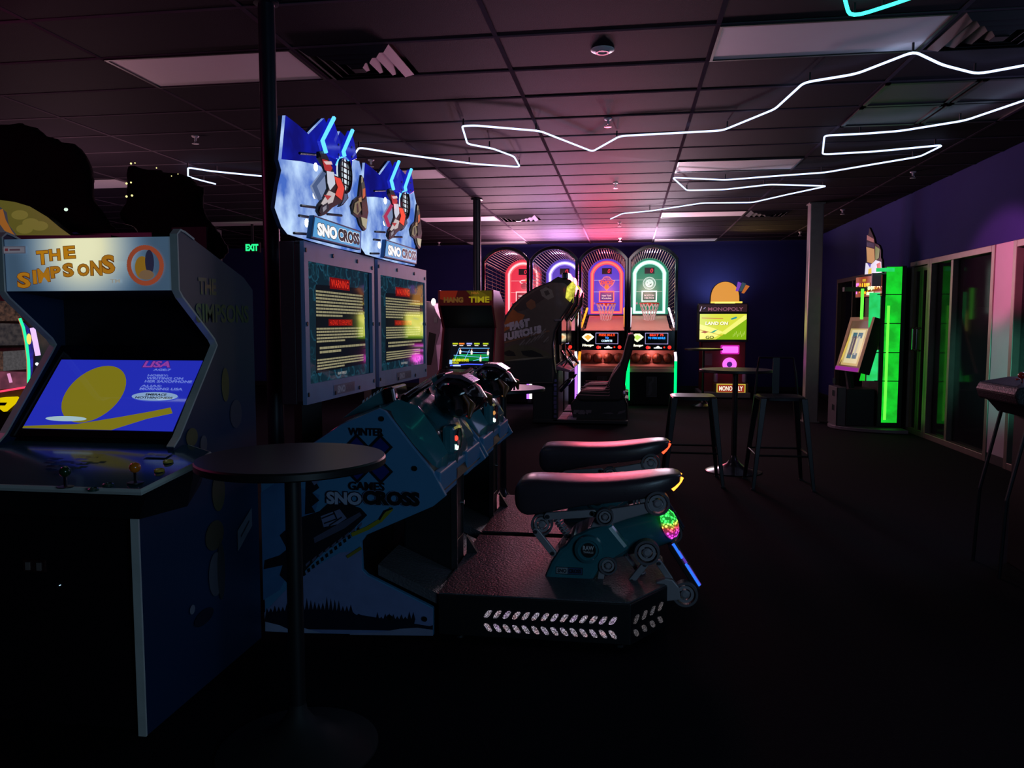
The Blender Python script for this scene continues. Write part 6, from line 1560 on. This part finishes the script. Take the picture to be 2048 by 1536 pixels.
pr.build('marquee_print', o_, printed('very_dim_marquee', .8, .3))
put(MB().prism([BX(*t) for t in ((-60, 472), (230, 472), (235, 486), (-60, 486))], YB4 - .04, YB4 + .5), 'top_rail', root, BLACK)
put(MB().box(BX(-60, 0)[0], BX(190, 0)[0], YB4 + .12, YB4 + .8, .02, 1.94), 'cabinet_body', root, BLACK)
# what shows through the gap beside the foreground cabinet
Yg = 4.42
root2 = thing('prize_crane_cabinet', 'colourful neon-edged game seen through the gap beside the foreground cabinet', 'arcade machine', (-3.4, Yg, 0))
def Q(px, py, y=Yg): p = PY(px, py, y); return (p.x, p.z)
put(MB().prism([Q(-70, 560), Q(100, 560), Q(116, 700), Q(60, 920), Q(-70, 920)], Yg + .02, Yg + .1), 'back_panel', root2, mat('mottled_brown_panel', S(88, 70, 62), .5, var=.6, scale=25))
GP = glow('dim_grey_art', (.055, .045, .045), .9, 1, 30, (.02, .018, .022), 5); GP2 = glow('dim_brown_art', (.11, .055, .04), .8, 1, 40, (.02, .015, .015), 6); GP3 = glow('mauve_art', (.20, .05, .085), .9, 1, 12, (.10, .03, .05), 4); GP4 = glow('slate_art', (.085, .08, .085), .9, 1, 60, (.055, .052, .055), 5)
def pan(nm, pts, m, a_=0.0, b_=.02): return put(MB().prism([Q(*t) for t in pts], Yg + a_, Yg + b_), nm, root2, m, bevel=.003)
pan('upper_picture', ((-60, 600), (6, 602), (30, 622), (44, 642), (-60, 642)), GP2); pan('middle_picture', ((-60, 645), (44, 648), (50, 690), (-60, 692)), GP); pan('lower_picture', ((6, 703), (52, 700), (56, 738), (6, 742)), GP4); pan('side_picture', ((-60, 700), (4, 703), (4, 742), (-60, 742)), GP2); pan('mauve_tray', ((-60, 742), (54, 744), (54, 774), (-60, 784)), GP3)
put(MB().tube([PY(x, y, Yg - .03) for x, y in ((-60, 787), (0, 783), (54, 774))], .007, 6), 'red_light_line', root2, glow('red_line', (1, .05, .12), 1.4))
put(MB().tube([PY(x, y, Yg - .05) for x, y in ((40, 637), (47, 655), (53, 685), (57, 720), (58, 745), (57, 766))], .008, 8), 'green_light_curve', root2, glow('green_curve', (.02, .85, .35), 1.3), 60)
put(MB().tube([PY(x, y, Yg - .04) for x, y in ((37, 637), (44, 655), (50, 685), (54, 720), (55, 765))], .004, 6), 'orange_light_curve', root2, glow('orange_curve', (.6, .2, .08), .9), 60)
put(MB().tube([PY(x, y, Yg - .05) for x, y in ((65, 656), (70, 680), (76, 711))], .015, 8), 'lilac_light', root2, glow('lilac_strip', (.75, .5, 1), 1.2), 60)
put(MB().tube([PY(x, y, Yg - .05) for x, y in ((17, 747), (22, 765))], .009, 8), 'pink_light', root2, glow('pink_strip', (.85, .35, .65), .9), 60)
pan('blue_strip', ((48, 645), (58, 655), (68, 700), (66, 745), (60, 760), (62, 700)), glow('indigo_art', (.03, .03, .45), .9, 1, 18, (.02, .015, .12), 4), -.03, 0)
c = PY(58, 678, Yg - .05); put(MB().ball(c, .022, 10, 6, (.6, .6, 1.6)), 'yellow_bulb', root2, glow('yellow_bulb', (.9, .7, .15), 1.1), 60)
c = PY(74, 728, Yg - .05); put(MB().ball(c, .010, 10, 6), 'white_bulb', root2, glow('white_bulb', (.8, .9, 1), 1.5), 60)
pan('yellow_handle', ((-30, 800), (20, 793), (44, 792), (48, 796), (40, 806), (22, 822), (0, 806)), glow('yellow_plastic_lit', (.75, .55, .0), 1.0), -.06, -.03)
pan('handle_hollow', ((6, 803), (30, 803), (26, 809), (14, 809)), BLACK, -.068, -.0605)
pan('black_tray', ((-60, 806), (0, 806), (22, 822), (60, 800), (40, 920), (-60, 920)), BLACK, -.02, 0)
# two dark sculpted toppers, shape only as silhouettes against the ceiling
ROCK = mat('black_sculpted_resin', S(7, 6, 9), .9, bump=.6, bscale=30, spec=.1)
def lump(name, label, parts, y, seed, foot):
    r_ = random.Random(seed); cx = sum(PY(a_, b_, y).x for a_, b_, c_ in parts) / len(parts)
    o = thing(name, label, 'sculpture', (cx, y, foot)); m = MB(); k = y / F
    for a_, b_, c_ in parts:
        p = PY(a_, b_, y + r_.uniform(-.05, .05)); m.ball(p, c_ * k, 12, 9, (1, .6, 1), .16, r_)
    b = put(m, 'body', o, ROCK, 60)
    q = b.modifiers.new('fuse', 'REMESH'); q.mode = 'VOXEL'; q.voxel_size = .04; q.use_smooth_shade = True
    q = b.modifiers.new('soft', 'SMOOTH'); q.factor = .6; q.iterations = 3
    return o, b
t1, _b = lump('dark_topper_statue', 'black hulking topper sculpture at the far left above the yellow marquee', [(0, 300, 58), (-20, 360, 70), (40, 270, 30), (62, 282, 36), (100, 305, 38), (140, 320, 40), (160, 345, 36), (90, 360, 60), (40, 350, 70), (150, 400, 44), (175, 375, 22), (120, 430, 48), (180, 440, 40), (60, 420, 50), (200, 455, 28), (230, 472, 22)], YB4 + .35, 3, 1.94)
put(MB().box(-4.0, -3.1, YB4 + .25, YB4 + .6, 1.945, 2.05), 'mount', t1, BLACK)
c = PY(132, 419, YB4 + .10); put(MB().ball(c, .012, 10, 6, (1.2, .6, .9)), 'glint_bead', t1, glow('pale_glint', (.7, .9, .75), 1.0), 60)  # glowing bead imitating a pale glint on the sculpture
t2, _b = lump('dark_topper_statue', 'black spiky topper sculpture with tiny yellow lights, right of the bigger one', [(268, 350, 24), (290, 355, 24), (310, 350, 20), (280, 385, 34), (325, 365, 28), (350, 365, 26), (375, 375, 26), (395, 385, 20), (330, 400, 48), (380, 410, 34), (300, 430, 46), (360, 440, 48), (260, 430, 26), (400, 445, 26), (420, 470, 26), (440, 500, 24), (330, 470, 60), (400, 500, 50)], YB4 + .5, 5, 1.9)
put(MB().box(-3.05, -2.8, YB4 + .4, YB4 + .6, .02, 2.1), 'stand', t2, RUBBER)
for px, py, s_ in ((262, 327, .9), (270, 326, .6), (253, 367, 1), (262, 365, .8), (253, 393, 1), (264, 391, 1), (313, 336, .6), (343, 352, .5), (356, 348, .5)):
    c = PY(px, py, YB4 + .28); put(MB().ball(c, .007 * s_, 8, 6), 'tiny_lamp', t2, glow('tiny_yellow', (1, .9, .35), 1.3), 60)

# EXIT sign
YE = 13.0
p_ = PY(504, 495, YE)
root = thing('exit_sign', 'small green lit EXIT sign hanging at the back left', 'sign', (p_.x, YE, p_.z - .1))
put(MB().box(p_.x - .15, p_.x + .15, YE, YE + .05, p_.z - .09, p_.z + .09), 'housing', root, BLACK, bevel=.005)
put(MB().box(p_.x - .02, p_.x + .02, YE + .01, YE + .04, p_.z + .09, CEIL), 'stem', root, BLACK)
pr = Print((p_.x, YE, p_.z), Xv, Zv, .001); pr.text('EXIT', -.12, -.06, .24, .12, (.02, .9, .25), .05); pr.build('lettering', root, printed('exit_letters', 1.4, .3))

# machine in the room beyond the glass
nx, ny = 5.6, 12.1
root = thing('distant_game_cabinet', 'dim blue-green game seen through the glass in the next room', 'arcade machine', (nx, ny, 0))
put(MB().box(nx - .4, nx + .4, ny, ny + .7, .02, 1.7), 'cabinet', root, BLACK, bevel=.02)
put(MB().box(nx - .34, nx + .34, ny - .012, ny, .85, 1.02), 'blue_play_field', root, glow('indigo_field', (.01, .01, .22), .35, 1, 8, (0, 0, .05), 4))
put(MB().box(nx - .34, nx + .34, ny - .012, ny, 1.04, 1.22), 'green_play_field', root, glow('teal_field', (.01, .16, .05), .35, 1, 8, (0, .02, .06), 4))
put(MB().box(nx - .34, nx + .34, ny - .03, ny - .012, 1.23, 1.25), 'blue_light_bar', root, glow('pale_blue_bar', (.06, .12, .45), .6))
put(MB().box(nx - .34, nx + .34, ny - .012, ny, .2, .55), 'blue_lower_panel', root, glow('deep_blue_panel', (.004, .004, .10), .5))
put(MB().ball((nx - .05, ny - .03, 1.33), .035, 10, 6), 'white_bulb', root, glow('dim_white', (.4, .4, .4), .9))
